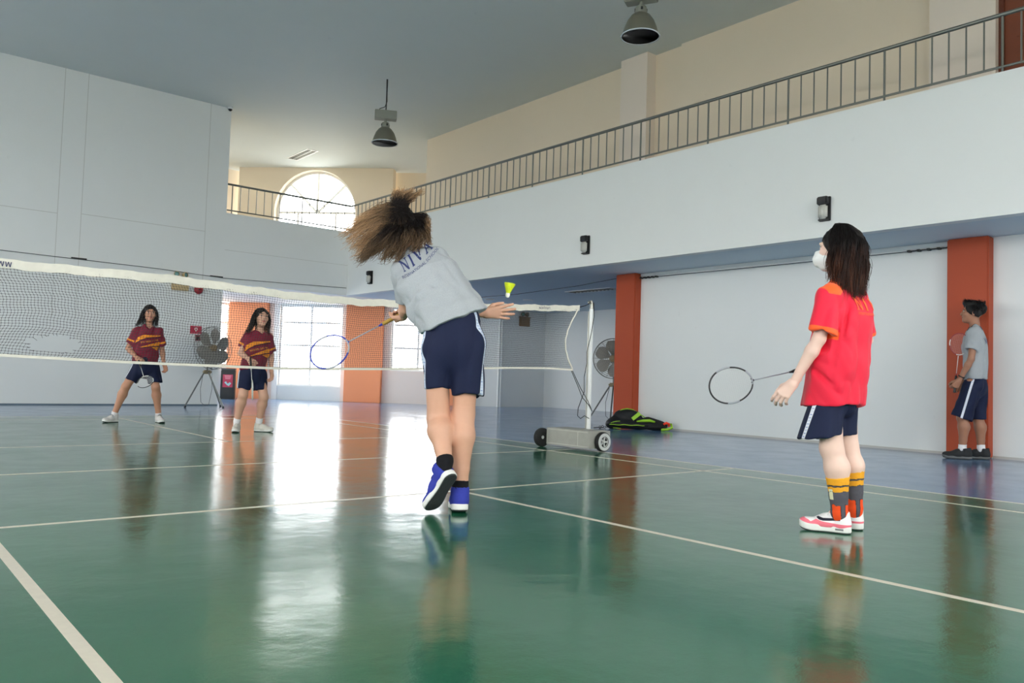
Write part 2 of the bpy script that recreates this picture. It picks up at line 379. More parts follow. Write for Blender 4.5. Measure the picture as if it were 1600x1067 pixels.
for a in (45, 90, 135):
    d = Vector((math.cos(math.radians(a)), 0, math.sin(math.radians(a)))); p0 = Vector((cx, 0.235, cz))
    MB().tube([p0+d*0.02, p0+d*(RA-0.05)], 0.034, 4).build('muntin', M_FRAMEW, W4)
for t in (cx-0.52, cx+0.52): MB().box((t-0.02, 0.21, 4.12), (t+0.02, 0.26, cz-0.025)).build('muntin', M_FRAMEW, W4)
for k in range(4):   # fan panes and the panes under the transom
    a0, a1 = math.pi*k/4, math.pi*(k+1)/4
    MB().prism([(cx, cz)]+[(cx+(RA-0.06)*math.cos(a0+(a1-a0)*j/8), cz+(RA-0.06)*math.sin(a0+(a1-a0)*j/8)) for j in range(9)], 0.233, 0.237, Mxz).build('pane', M_GLASS, W4)
for (a, b) in ((cx-RA+0.06, cx-0.52), (cx-0.52, cx+0.52), (cx+0.52, cx+RA-0.06)): MB().box((a, 0.233, 4.12), (b, 0.237, cz)).build('pane', M_GLASS, W4)
struct(MB().box((2.4, 15.4, 3.7), (5.4, 15.6, Zc)).build('wall_gallery_far', M_CREAM), 'cream wall set back beside the arched bay', 'wall')
UR = frame_empty('wall_gallery_diagonal', (5.2, 15.3, 0), -math.pi/4); struct(UR, 'cream wall set back beyond the far end of the long railing', 'wall')
MB().box((3.9, 0, 3.7), (8.2, 0.2, Zc)).build('wall_panel', M_CREAM, UR)
struct(MB().box((XW+0.3, 9.0, 3.7), (11.4, 9.2, Zc)).build('wall_gallery_return', M_CREAM), 'cream end return of the gallery side wall', 'wall')
gl = MB(); gl.box((2.4, YB+0.3, 3.7), (2.6, 15.6, 4.6)).box((2.4, YB+0.3, 5.6), (2.6, 15.6, Zc)).box((2.4, YB+0.3, 4.6), (2.6, 12.0, 5.6)).box((2.4, 14.5, 4.6), (2.6, 15.6, 5.6))
struct(gl.build('wall_gallery_left', M_CREAM), 'cream gallery wall with unseen windows, added for light, round the corner from the arch', 'wall')
GW = frame_empty('wall_gallery_left_opening', (2.4, 12.0, 0), R90); struct(GW)
window('window_added_5', GW, 0.0, 2.5, 4.6, 5.6, [0.85, 1.65], [5.1], -0.13, 'row of unseen windows added round the corner from the arch to brighten the gallery'); bpy.data.objects.remove(GW)  # out-of-view glazing, added to brighten the far gallery ceiling

# ---- sides of the hall behind the photographer: tall glazing between piers
WZ0, WZ1, PW = 1.3, 4.3, 1.5
def glazed_side(name, loc, rot, L, label):
    w = frame_empty(name, loc, rot); struct(w, label, 'wall')
    MB().box((0, 0, 0), (L, 0.25, WZ0)).build('wall_panel', M_WHITE, w); MB().box((0, 0, WZ1), (L, 0.25, Zc)).build('wall_panel', M_WHITE, w)
    n = int(L//3.2)
    for i in range(n+1):
        x = i*(L-PW)/n; MB().box((x, 0, WZ0), (x+PW, 0.25, WZ1)).build('pier', M_WHITE, w)
    for i in range(n):
        x0 = i*(L-PW)/n+PW; x1 = (i+1)*(L-PW)/n
        for z in (2.8,): MB().box((x0, 0.1, z-0.03), (x1, 0.15, z+0.03)).build('muntin', M_FRAMEW, w)
        MB().box(((x0+x1)/2-0.03, 0.1, WZ0), ((x0+x1)/2+0.03, 0.15, WZ1)).build('muntin', M_FRAMEW, w)
    return w
glazed_side('wall_left', (-9.4, -10.3, 0), R90, 20.9, 'long glazed side of the hall')
glazed_side('wall_rear', (7.2, -10.05, 0), math.pi, 16.6, 'glazed rear side of the hall')

# ---- gallery door
D1 = frame_empty('door_1', (XW-0.06, -3.25, 3.7), -R90); struct(D1, 'brown wooden gallery door with moulded panels', 'door')
M_WOOD = mat('brown_door_wood', (122, 62, 36), 0.4, var=0.25, scale=3)
MB().box((-0.42, -0.03, 0), (0.42, 0.03, 2.0)).build('door_leaf', M_WOOD, D1)
fb = MB(); fb.box((-0.52, -0.07, 0), (-0.42, 0.05, 2.1)).box((0.42, -0.07, 0), (0.52, 0.05, 2.1)).box((-0.42, -0.07, 2.0), (0.42, 0.05, 2.1)); fb.build('door_frame', mat('dark_door_frame', (96, 46, 28), 0.4, var=0.2), D1)
for z in (0.15, 1.1):
    MB().bbox((-0.30, -0.045, z), (0.30, -0.028, z+0.75), 0.008).build('door_panel', M_WOOD, D1)

# ------------------------------------------------------------------ gallery railing
M_RAIL = mat('satin_grey_rail', (128, 130, 124), 0.35, 0.75)
def railing(name, p0, p1, first, step, every, label, off):
    p0 = Vector(p0); p1 = Vector(p1); L = (p1-p0).length
    p0.z = p1.z = Zp
    r = thing(name, label, 'railing', p0, math.atan2(p1.y-p0.y, p1.x-p0.x), 'gallery railings')
    MB().tube([(0, 0, Zr-Zp), (L, 0, Zr-Zp)], 0.022, 10).build('top_rail', M_RAIL, r, 40)
    MB().tube([(0, 0, 0.075), (L, 0, 0.075)], 0.014, 8).build('bottom_rail', M_RAIL, r, 40)
    bal = MB().tube([(0, 0, 0.08), (0, 0, Zr-Zp-0.01)], 0.0095, 6).build('baluster', M_RAIL, r, 40)
    post = MB().tube([(0, 0, 0), (0, 0, Zr-Zp-0.01)], 0.013, 8).build('post', M_RAIL, r, 40)
    x = first; k = 0; nb = npst = 0
    while x < L:
        src = post if (k+off) % every == 0 else bal
        cnt = npst if src is post else nb
        o = src if cnt == 0 else src.copy()
        if cnt: COL.objects.link(o); o.parent = r
        o.location = (x, 0, 0)
        if src is post: npst += 1
        else: nb += 1
        x += step; k += 1
    return r
railing('gallery_railing', (XP+0.07, -6.0, 0), (XP+0.07, YB+0.07, 0), 0.05, 0.1725, 7, 'long grey metal railing on the side parapet', 5)
railing('gallery_railing', (2.93, YB+0.07, 0), (XP+0.05, YB+0.07, 0), 0.10, 0.175, 9, 'short grey metal railing in front of the arched window', 0)
# ------------------------------------------------------------------ net
rng = random.Random(4)
M_TAPE = mat('off_white_net_tape', (226, 222, 208), 0.75, var=0.10, scale=25)
M_NET = mat('dark_net_cord', (62, 56, 55), 0.8)
M_NAVY_INK = mat('navy_ink', (32, 36, 84), 0.6)
TOPX = [-3.12, -2.34, -1.20, -0.33, 0.32, 1.2, 2.06, 2.6, 3.02]; TOPZ = [1.455, 1.392, 1.398, 1.362, 1.364, 1.405, 1.462, 1.496, 1.53]
BOTX = [-3.10, -2.30, -1.52, -0.36, 0.6, 1.4, 2.09, 2.6, 2.93]; BOTZ = [0.81, 0.783, 0.766, 0.758, 0.785, 0.815, 0.846, 0.858, 0.852]
def net_pt(u, w):
    """u 0..1 along the net, w 0 top .. 1 bottom"""
    # ends are drawn in between the ties, so the side tape bows inwards
    bow = 0.13*math.sin(math.pi*min(1, w))**0.9
    xl = -3.12+0.02*w+bow; xr = 3.02-0.09*w-bow*1.05
    x = xl+(xr-xl)*u
    zt = float(np.interp(x, TOPX, TOPZ)); zb = float(np.interp(x, BOTX, BOTZ))
    y = 0.012*math.sin(5.1*x+2*w)+0.02*math.sin(1.7*x+4*w)*math.sin(math.pi*w)
    wave = 0.008*math.sin(9*x+3*w)*math.sin(math.pi*w)
    return Vector((x+0.004*math.sin(40*w+x*3), y, zt+(zb-zt)*w+wave))
net = thing('badminton_net', 'badminton net with off-white top tape and a torn hole', 'net', (0, 0, 0))
NU, NW = 292, 32
HX, HZ, HA, HB = -1.995, 0.872, 0.155, 0.046
P = [[None]*(NW+1) for _ in range(NU+1)]; dead = set()
for i in range(NU+1):
    for j in range(NW+1):
        p = net_pt(i/NU, 0.03+0.95*j/NW)
        dx, dz = (p.x-HX)/HA, (p.z-HZ)/HB; q = math.hypot(dx, dz)
        if q < 1.0: dead.add((i, j))
        elif q < 2.2:       # cords around the tear are pulled away from it
            k = 1+0.18*(2.2-q)/1.2; p.x = HX+(p.x-HX)*(1+(k-1)*0.5); p.z = HZ+(p.z-HZ)*k
        P[i][j] = p+Vector((rng.uniform(-.0012, .0012), 0, rng.uniform(-.0012, .0012)))
nv = []; nf = []
def cord(a, b, r):
    t = (b-a).normalized(); s = t.cross(Vector((0, 1, 0))).normalized()*r; d = Vector((0, r, 0)); o = len(nv)
    nv.extend([a+s, a+d, a-s, a-d, b+s, b+d, b-s, b-d])
    for k in range(4): nf.append((o+k, o+(k+1) % 4, o+4+(k+1) % 4, o+4+k))
def knot(a, r):
    o = len(nv); nv.extend([a+Vector(v)*r for v in ((1,0,0),(-1,0,0),(0,1,0),(0,-1,0),(0,0,1),(0,0,-1))])
    nf.extend([(o+x, o+y, o+z) for x, y, z in ((0,2,4),(2,1,4),(1,3,4),(3,0,4),(2,0,5),(1,2,5),(3,1,5),(0,3,5))])
for i in range(NU+1):
    for j in range(NW+1):
        if (i, j) in dead: continue
        knot(P[i][j], 0.0036)
        if i < NU and (i+1, j) not in dead: cord(P[i][j], P[i+1][j], 0.00085)
        if j < NW and (i, j+1) not in dead: cord(P[i][j], P[i][j+1], 0.00085)
        # loose ends hanging into the tear
        for (a, b) in ((i+1, j), (i, j+1), (i-1, j), (i, j-1)):
            if (a, b) in dead and rng.random() < 0.5:
                cord(P[i][j], P[i][j]+(Vector((HX, 0, HZ-0.03))-P[i][j])*0.12+Vector((rng.uniform(-.01, .01), 0, rng.uniform(-.012, .004))), 0.0012)
me = bpy.data.meshes.new('mesh_netting'); me.from_pydata([tuple(v) for v in nv], [], nf); me.materials.append(M_NET)
nm = bpy.data.objects.new('netting', me); COL.objects.link(nm); nm.parent = net; nm['kind'] = 'stuff'
def strip(pts, hw, th, name, m, zshift=0.0):
    b = MB(); vs = []; fs = []
    for p in pts:
        for (dy, dz) in ((-th, hw), (th, hw), (th, -hw), (-th, -hw)): vs.append(p+Vector((0, dy, dz+zshift)))
    n = len(pts)
    for i in range(n-1):
        for k in range(4): fs.append((i*4+k, i*4+(k+1) % 4, i*4+4+(k+1) % 4, i*4+4+k))
    fs += [(0, 1, 2, 3), ((n-1)*4+3, (n-1)*4+2, (n-1)*4+1, (n-1)*4)]
    return b.add(vs, fs).build(name, m, net, 40)
tp = [net_pt(i/120, 0.0)+Vector((0, 0.003*math.sin(i*1.7), 0.004*math.sin(i*0.9)+0.003*math.sin(i*2.3))) for i in range(121)]
strip(tp, 0.031, 0.005, 'top_tape', M_TAPE, -0.005)
strip([net_pt(i/90, 1.0) for i in range(91)], 0.0095, 0.004, 'bottom_tape', M_TAPE)
for u in (0.0, 1.0):
    b = MB(); b.tube([net_pt(u, w/16) for w in range(17)], 0.009, 6); b.build('side_tape', M_TAPE, net, True)
# printing on the tape (faces the players)
def tape_print(body, xc, size, name='lettering'):
    v, f = text_verts(body, size); zc = float(np.interp(xc, TOPX, TOPZ))
    slope = (float(np.interp(xc+.1, TOPX, TOPZ))-float(np.interp(xc-.1, TOPX, TOPZ)))/0.2
    vs = [(xc+x, -0.0065+0.012*math.sin(5.1*xc)*0-abs(0.0)+net_pt((xc+3.12)/6.14, 0).y-0.002, zc-0.005+y+slope*x) for x, y, z in v]
    o = link_mesh(name, vs, f, M_NAVY_INK, net); return o
tape_print('\u0e14\u0e1e\u0e1e', -2.33, 0.062); tape_print('\u0e1e\u0e25\u0e28\u0e36\u0e01\u0e29\u0e32', 2.50, 0.045)

# ------------------------------------------------------------------ wheeled net posts
M_CONC = mat('grey_painted_steel_box', (158, 158, 150), 0.55, var=0.12, scale=14, bump=0.1)
M_LIGHTBOX = mat('worn_box_edge', (186, 186, 178), 0.55, var=0.12, scale=14)
M_POST = mat('white_post_enamel', (222, 224, 222), 0.3)
M_TYRE = mat('black_rubber_tyre', (26, 27, 27), 0.75)
M_HUBW = mat('pale_grey_wheel_disc', (200, 202, 198), 0.4)
M_ROPE = mat('black_cord', (24, 24, 26), 0.7)
def net_post(loc, flip, label):
    t = thing('net_post', label, 'net post', loc, 0, 'wheeled net posts')
    s = -1 if flip else 1
    def X(p): return (p[0]*s, p[1], p[2])
    bx = MB(); lo, hi = X((-0.30, -0.31, 0.03)), X((0.02, 0.35, 0.215))
    bx.bbox((min(lo[0], hi[0]), lo[1], lo[2]), (max(lo[0], hi[0]), hi[1], hi[2]), 0.004); body = bx.build('ballast_box', M_CONC, t, 30)
    f = MB()      # weld seams framing the long face
    xf = -0.3015*s
    for (y0, y1, z0, z1) in ((-0.29, 0.33, 0.195, 0.203), (-0.29, 0.33, 0.045, 0.053), (-0.145, -0.137, 0.053, 0.195), (0.322, 0.33, 0.053, 0.195)):
        f.box((min(xf, xf+0.004*s), y0, z0), (max(xf, xf+0.004*s), y1, z1))
    f.build('weld_seam', M_LIGHTBOX, body)
    for (y, dy, xw) in ((-0.345, -1, -0.13), (0.385, 1, -0.335)):
        Mw = Matrix.Translation(X((xw, y, 0.103))) @ Matrix.Rotation(math.pi/2*(-dy), 4, 'X')*1
        Mw = Matrix.Translation(X((xw, y, 0.103))) @ Matrix.Rotation(-math.pi/2*dy if dy < 0 else -math.pi/2, 4, 'X')
        if dy < 0: Mw = Matrix.Translation(X((xw, y, 0.103))) @ Matrix.Rotation(math.pi/2, 4, 'X')
        w = MB().lathe([(0.055, -0.028), (0.095, -0.028), (0.103, -0.018), (0.103, 0.012), (0.098, 0.024), (0.055, 0.026)], 36, Mw, True).build('wheel', M_TYRE, t, 40)
        MB().lathe([(0.052, 0.012), (0.058, 0.027), (0.088, 0.030), (0.092, 0.024), (0.06, 0.014)], 36, Mw, True).build('wheel_disc', M_HUBW, w, 40)
        MB().lathe([(0.0, 0.024), (0.013, 0.024), (0.018, 0.016), (0.018, -0.02), (0, -0.02)], 18, Mw).build('wheel_hub', M_HUBW, w, 40)
        for k in range(5): MB().box((0.010, -0.008, 0.000), (0.058, 0.008, 0.014), Mw @ Matrix.Rotation(2*math.pi*k/5, 4, 'Z')).build('wheel_spoke', M_HUBW, w)
        MB().lathe([(0, -0.004), (0.056, -0.004), (0.056, -0.016), (0, -0.016)], 24, Mw).build('wheel_backing', M_TYRE, w)
    MB().tube([X((0.0, 0, 0.2)), X((0.0, 0, 1.53))], 0.0245, 20).build('pole', M_POST, t, 40)
    MB().tube([X((-0.016, 0.026, 0.22)), X((-0.016, 0.026, 1.50))], 0.008, 8).build('pole_track', M_STEEL, t, 40)
    hd = MB(); hd.tube([X((0, 0, 1.50)), X((0, 0, 1.585)), X((-0.012, 0, 1.62))], [0.019, 0.019, 0.016], 14); hd.build('pole_head', M_STEEL, t, 40)
    pl = MB(); pl.lathe([(0.006, -0.012), (0.022, -0.012), (0.016, 0), (0.022, 0.012), (0.006, 0.012)], 20, Matrix.Translation(X((-0.028, 0, 1.60))) @ Matrix.Rotation(math.pi/2, 4, 'X'), True); pl.build('pulley', M_STEEL, t, 40)
    MB().tube([X((0.02, 0.0, 0.06)), X((0.30, -0.05, 0.055))], 0.011, 8).build('ground_bar', M_POST, t, 40)
    c = MB()
    c.tube([X(p) for p in ((-0.035, 0, 1.585), (-0.10, 0, 1.56), (-0.185, 0, 1.535))], 0.005, 6)
    c.tube([X(p) for p in ((0.0, -0.03, 1.60), (0.012, -0.032, 1.45), (-0.03, -0.034, 1.26), (-0.045, -0.034, 1.20))], 0.0042, 6)
    c.tube([X(p) for p in ((-0.045, -0.034, 1.20), (-0.09, -0.034, 1.05), (-0.085, -0.034, 0.93), (-0.12, -0.034, 0.78), (-0.115, -0.034, 0.62), (-0.20, -0.034, 0.44), (-0.205, -0.034, 0.36), (-0.16, -0.034, 0.33), (-0.10, -0.034, 0.36), (-0.03, -0.034, 0.33))], 0.0042, 6)
    c.tube([X(p) for p in ((-0.29, 0, 0.85), (-0.20, -0.02, 0.68), (-0.14, -0.03, 0.56), (-0.03, -0.032, 0.47), (0.015, -0.033, 0.41))], 0.0042, 6)
    c.tube([X(p) for p in ((-0.28, 0, 0.86), (-0.16, -0.02, 0.66), (-0.05, -0.03, 0.52), (0.015, -0.033, 0.41))], 0.0042, 6)
    c.build('tie_cord', M_ROPE, t, True)
    return t
net_post((3.205, 0.0, 0), False, 'white net post on a grey wheeled ballast box')
net_post((-3.30, 0.0, 0), True, 'white net post at the other end of the net')

# ------------------------------------------------------------------ ceiling lamps
M_ALU = mat('dull_aluminium_shade', (142, 138, 122), 0.4, 0.7)
M_ALUIN = mat('bright_reflector', (226, 232, 236), 0.25, 0.35)
M_BOXG = mat('grey_ballast_housing', (140, 142, 132), 0.5, 0.2)
M_BULB = mat('frosted_lamp_bulb', (220, 225, 228), 0.3)
def pendant(loc_bottom, label, turn):
    x, y, z = loc_bottom
    t = thing('pendant_lamp', label, 'lamp', (x, y, z), turn, 'high-bay lamps under the ceiling')
    prof = [(0.235, 0.0), (0.228, 0.02), (0.205, 0.10), (0.17, 0.19), (0.12, 0.26), (0.07, 0.295), (0.068, 0.29), (0.116, 0.254), (0.165, 0.185), (0.20, 0.098), (0.222, 0.02), (0.229, 0.0)]
    MB().lathe(prof[:6], 36).build('shade', M_ALU, t, True)
    MB().lathe([(0.0, 0.288)]+prof[6:], 36).build('reflector', M_ALUIN, t, True)
    MB().lathe([(0.246, -0.006), (0.246, 0.006), (0.232, 0.006), (0.232, -0.006)], 36, None, True).build('rim', M_ALUIN, t, 40)
    MB().lathe([(0, 0.06), (0.03, 0.065), (0.045, 0.11), (0.04, 0.17), (0.02, 0.24), (0.02, 0.28)], 16).build('bulb', M_BULB, t, True)
    MB().lathe([(0.076, 0.285), (0.078, 0.30), (0.07, 0.37), (0.055, 0.385), (0.0, 0.385)], 24).build('neck', M_BOXG, t, 40)
    for k in range(4): MB().box((0.069, -0.014, 0.315), (0.079, 0.014, 0.352), Matrix.Rotation(k*math.pi/2+0.4, 4, 'Z')).build('vent_slot', M_BLACK, t)
    MB().tube([(0, 0, 0.38), (0, 0, 0.445)], 0.022, 10).build('stem', M_BOXG, t, 40)
    MB().bbox((-0.20, -0.085, 0.44), (0.20, 0.085, 0.60), 0.008).build('ballast_box', M_BOXG, t, 30)
    zc = Zc - z
    MB().tube([(0, 0, 0.60), (0.005, 0.003, 0.8), (0.0, 0, zc)], 0.011, 6).build('hanging_chain', M_BLACK, t, True)
    MB().tube([(-0.13, 0, 0.60), (-0.11, 0, 0.64), (-0.02, 0, 0.68), (0.014, 0, 0.78), (0.01, 0.01, 0.95), (0.012, 0, zc)], 0.007, 6).build('supply_cable', M_BLACK, t, True)
    return t
pendant((4.38, 6.58, 5.0), 'grey bell-shaped pendant lamp hanging near the arched window', -0.5)
pendant((4.35, 0.40, 5.065), 'grey bell-shaped pendant lamp hanging by the gallery pilaster', -1.1)

# ceiling grille light over the arch, grilles and downlights in the soffit
M_GRILLE = mat('dark_grille', (104, 98, 84), 0.5)
def grille(name, label, loc, rot, L, W, n, group=None):
    t = thing(name, label, 'ceiling light', loc, rot, group)
    b = MB(); b.box((-L/2, -W/2, -0.012), (L/2, -W/2+0.03, 0.0)).box((-L/2, W/2-0.03, -0.012), (L/2, W/2, 0.0)).box((-L/2, -W/2+.03, -0.012), (-L/2+0.03, W/2-.03, 0.0)).box((L/2-0.03, -W/2+.03, -0.012), (L/2, W/2-.03, 0.0))
    b.build('frame', M_FRAMEW, t)
    MB().box((-L/2+0.03, -W/2+0.03, -0.003), (L/2-0.03, W/2-0.03, 0.0)).build('tray', M_GRILLE, t)
    sl = None
    for i in range(n):
        x = -L/2+0.06+(L-0.12)*i/(n-1)
        if sl is None: sl = MB().box((-0.006, -W/2+0.03, -0.014), (0.006, W/2-0.03, -0.003)).build('louvre', M_STEEL, t); o = sl
        else: o = sl.copy(); COL.objects.link(o); o.parent = t
        o.location = (x, 0, 0)
    MB().box((-L/2+0.03, -0.008, -0.013), (L/2-0.03, 0.008, -0.003)).build('divider', M_STEEL, t)
    return t
grille('grille_light', 'recessed louvred grille light in the ceiling before the arched window', (5.53, 12.55, Zc), R90, 1.2, 0.30, 13)
grille('soffit_light', 'recessed louvred light in the blue-grey soffit beside the aisle column', (8.3, 5.0, Zs), R90, 1.25, 0.30, 12)
for (x, y, lab) in ((8.82, 7.52, 'small round downlight in the soffit over the net end'), (8.23, 8.19, 'small round downlight in the soffit behind the shuttlecock')):
    t = thing('downlight', lab, 'ceiling light', (x, y, Zs))
    MB().lathe([(0.09, 0.0), (0.12, -0.004), (0.118, -0.016), (0.09, -0.018)], 24, None, True).build('rim', M_FRAMEW, t, 40); MB().lathe([(0, -0.008), (0.092, -0.008)], 24).build('lens', M_BULB, t)

# ------------------------------------------------------------------ bulkhead lamps on the parapet
M_LENS = mat('ribbed_frosted_lens', (196, 196, 188), 0.25)
def sconce(y, label):
    t = thing('bulkhead_lamp', label, 'wall lamp', (XP, y, 2.86), -R90, 'black bulkhead lamps on the parapet')   # local -y faces the hall
    MB().bbox((-0.07, -0.03, -0.145), (0.07, 0.0, 0.145), 0.006).build('back_plate', M_BLACK, t, 30)
    b = MB(); b.bbox((-0.066, -0.10, 0.045), (0.066, -0.03, 0.14), 0.012); b.build('hood', M_BLACK, t, 30)
    l = MB(); l.bbox((-0.055, -0.095, -0.125), (0.055, -0.03, 0.047), 0.022); lo = l.build('lens', M_LENS, t, True)
    rb = MB()
    for k in range(5): rb.box((-0.04+0.02*k-0.002, -0.0975, -0.10), (-0.04+0.02*k+0.002, -0.094, 0.03))
    rb.build('lens_ribs', M_LENS, lo)
    MB().bbox((-0.062, -0.07, -0.14), (0.062, -0.028, -0.124), 0.004).build('lower_lip', M_BLACK, t, 30)
    return t
sconce(-1.33, 'black bulkhead lamp on the parapet above the masked player'); sconce(2.63, 'black bulkhead lamp on the parapet above the aisle column by the bag'); sconce(9.26, 'black bulkhead lamp on the parapet near the arched-window corner')

# ------------------------------------------------------------------ wall fittings
M_BEIGE = mat('aged_beige_housing', (196, 172, 126), 0.5, var=0.12)
M_TEAL = mat('teal_lamp_glass', (96, 138, 132), 0.15)
M_RED = mat('fire_red_enamel', (150, 16, 34), 0.35)
def emergency(loc, rot, label, dark=False):
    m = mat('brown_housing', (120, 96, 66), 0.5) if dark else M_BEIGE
    t = thing('emergency_light', label, 'emergency light', loc, rot, 'twin-head emergency lights')
    MB().bbox((-0.16, -0.09, -0.13), (0.16, 0, 0.11), 0.01).build('battery_box', m, t, 30)
    MB().bbox((-0.18, -0.10, 0.095), (0.18, 0, 0.125), 0.008).build('top_shelf', m, t, 30)
    for (x, a) in ((-0.075, -0.35), (0.085, 0.5)):
        Mh = Matrix.Translation((x, -0.05, 0.19)) @ Matrix.Rotation(a, 4, 'Z') @ Matrix.Rotation(math.pi/2, 4, 'X')
        h = MB().lathe([(0, -0.06), (0.03, -0.055), (0.052, -0.01), (0.055, 0.03), (0.048, 0.03), (0.045, 0.0), (0, 0.0)], 20, Mh).build('lamp_head', m, t, 40)
        MB().lathe([(0, 0.034), (0.03, 0.031), (0.047, 0.022)], 20, Mh).build('lens', M_TEAL, h, True)
        MB().tube([(x, -0.05, 0.12), (x, -0.05, 0.15)], 0.012, 8).build('neck', M_BLACK, t)
    return t
emergency((2.03, YB, 2.42), 0, 'beige twin-head emergency light on the white wall above the net')
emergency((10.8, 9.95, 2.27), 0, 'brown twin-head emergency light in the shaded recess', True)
t = thing('fire_bell', 'round red fire alarm bell on the white wall', 'alarm bell', (2.40, YB, 2.34))
Mb = Matrix.Rotation(math.pi/2, 4, 'X')
MB().lathe([(0, 0.0), (0.05, 0.0), (0.05, 0.03), (0, 0.03)], 20, Mb).build('mount', M_BLACK, t, 40)
MB().lathe([(0.088, 0.02), (0.09, 0.035), (0.082, 0.055), (0.06, 0.072), (0.03, 0.08), (0, 0.082)], 32, Mb).build('gong', M_RED, t, True)
MB().lathe([(0.014, 0.08), (0.014, 0.09), (0, 0.092)], 12, Mb).build('centre_bolt', M_BLACK, t, 40)
t = thing('alarm_sign', 'small red wall sign with white round symbol beside the floor fan', 'sign', (2.395, YB, 1.525))
MB().box((-0.115, -0.006, -0.08), (0.115, 0, 0.08)).build('plate', mat('red_sign_plate', (178, 28, 62), 0.4), t)
M_WHITEINK = mat('white_ink', (235, 235, 232), 0.5)
MB().ring((0, -0.008, 0.016), (0, 1, 0), 0.024, 0.007, 24, 6).build('symbol_ring', M_WHITEINK, t, True)
MB().prism([(-0.013, -0.004), (0.013, -0.004), (0.008, -0.030), (-0.008, -0.030)], 0.0062, 0.010, Mb).build('symbol_stem', M_WHITEINK, t)
M_PALEINK = mat('pale_pink_sign_ink', (214, 140, 158), 0.5)
for (z, s, n) in ((0.062, 0.012, 10), (-0.058, 0.011, 15)):
    v, f = print_marks(n, s, s*1.05, n); link_mesh('small_print', [(x, -0.0075, z+y) for x, y, _ in v], f, M_PALEINK, t)
t = thing('alarm_call_point', 'small dark red alarm call point below the red sign', 'alarm button', (2.435, YB, 1.365))
MB().bbox((-0.05, -0.045, -0.06), (0.05, 0, 0.06), 0.006).build('housing', mat('dark_red_plastic', (120, 26, 40), 0.4), t, 30)
MB().bbox((-0.03, -0.05, -0.03), (0.03, -0.044, 0.02), 0.002).build('press_pane', M_BLACK, t)
t = thing('security_camera', 'small dome security camera at the top corner of the white wall', 'camera', (2.86, YB-0.04, Zc))
MB().lathe([(0.055, 0), (0.055, -0.03), (0.045, -0.035)], 24).build('base', M_WHITE, t, 40)
MB().lathe([(0.042, -0.03), (0.038, -0.055), (0.02, -0.072), (0, -0.076)], 20).build('dome', M_BLACK, t, True)
# thin cables strung along the walls
def cable(name, pts, label, r=0.006):
    o = MB().tube(pts, r, 6).build(name, M_CABLE, None, True); return tag(o, label, 'cable')
yb = YB-0.025
cable('wall_cable', [(-6.0, yb, 2.86), (-1.04, yb, 2.71), (1.64, yb, 2.68), (2.9, yb, 2.63), (4.2, yb, 2.66), (XP-0.03, yb, 2.70)], 'thin grey cable strung along the white wall above the net')
for (x, y, z, lab) in ((0.2, yb, 2.71, 'small black cable clamp above the torn net'), (2.75, yb, 2.645, 'small black cable clamp above the red alarm bell')):
    tag(MB().bbox((x-0.13, y-0.016, z-0.010), (x+0.13, y+0.025, z+0.014), 0.004).build('cable_clamp', M_BLACK, None, 30), lab, 'cable clamp')
xw = XW-0.04
cable('aisle_cable', [(xw, 2.60, 2.475), (xw, 1.2, 2.47), (xw, 0.0, 2.468), (xw, -1.2, 2.47), (xw, -2.22, 2.475)], 'thin dark cable running along the top of the aisle wall', 0.005)
tag(MB().bbox((XW-0.03, -2.23, 2.50), (XW, 2.62, 2.55), 0.004).build('cable_duct', mat('pale_cable_duct', (208, 214, 214), 0.5), None, 30), 'long pale cable duct at the top of the aisle wall', 'cable duct')
cable('soffit_cable', [(XW-0.13, 2.95, 2.50), (7.1, 4.2, 2.46), (7.2, 6.0, 2.43), (7.3, 8.6, 2.46), (7.2, 11.6, 2.54)], 'thin cable sagging under the dark soffit beyond the column', 0.005)
for (y0, y1, x) in ((-2.22, -1.75, XW-0.045), (2.28, 2.60, XW-0.045)):
    b = MB()
    for k in range(5): 
        y = y0+(y1-y0)*k/4; b.bbox((x-0.015, y-0.02, 2.462), (x+0.045, y+0.02, 2.488), 0.004)
    b.tube([(x, y0, 2.475), (x, y1, 2.475)], 0.009, 6)
    tag(b.build('cable_tensioner', M_BLACK, None, 30), 'black cable tensioner beside the column behind the boy' if y0 < 0 else 'black cable tensioner beside the column by the bag', 'cable clamp')

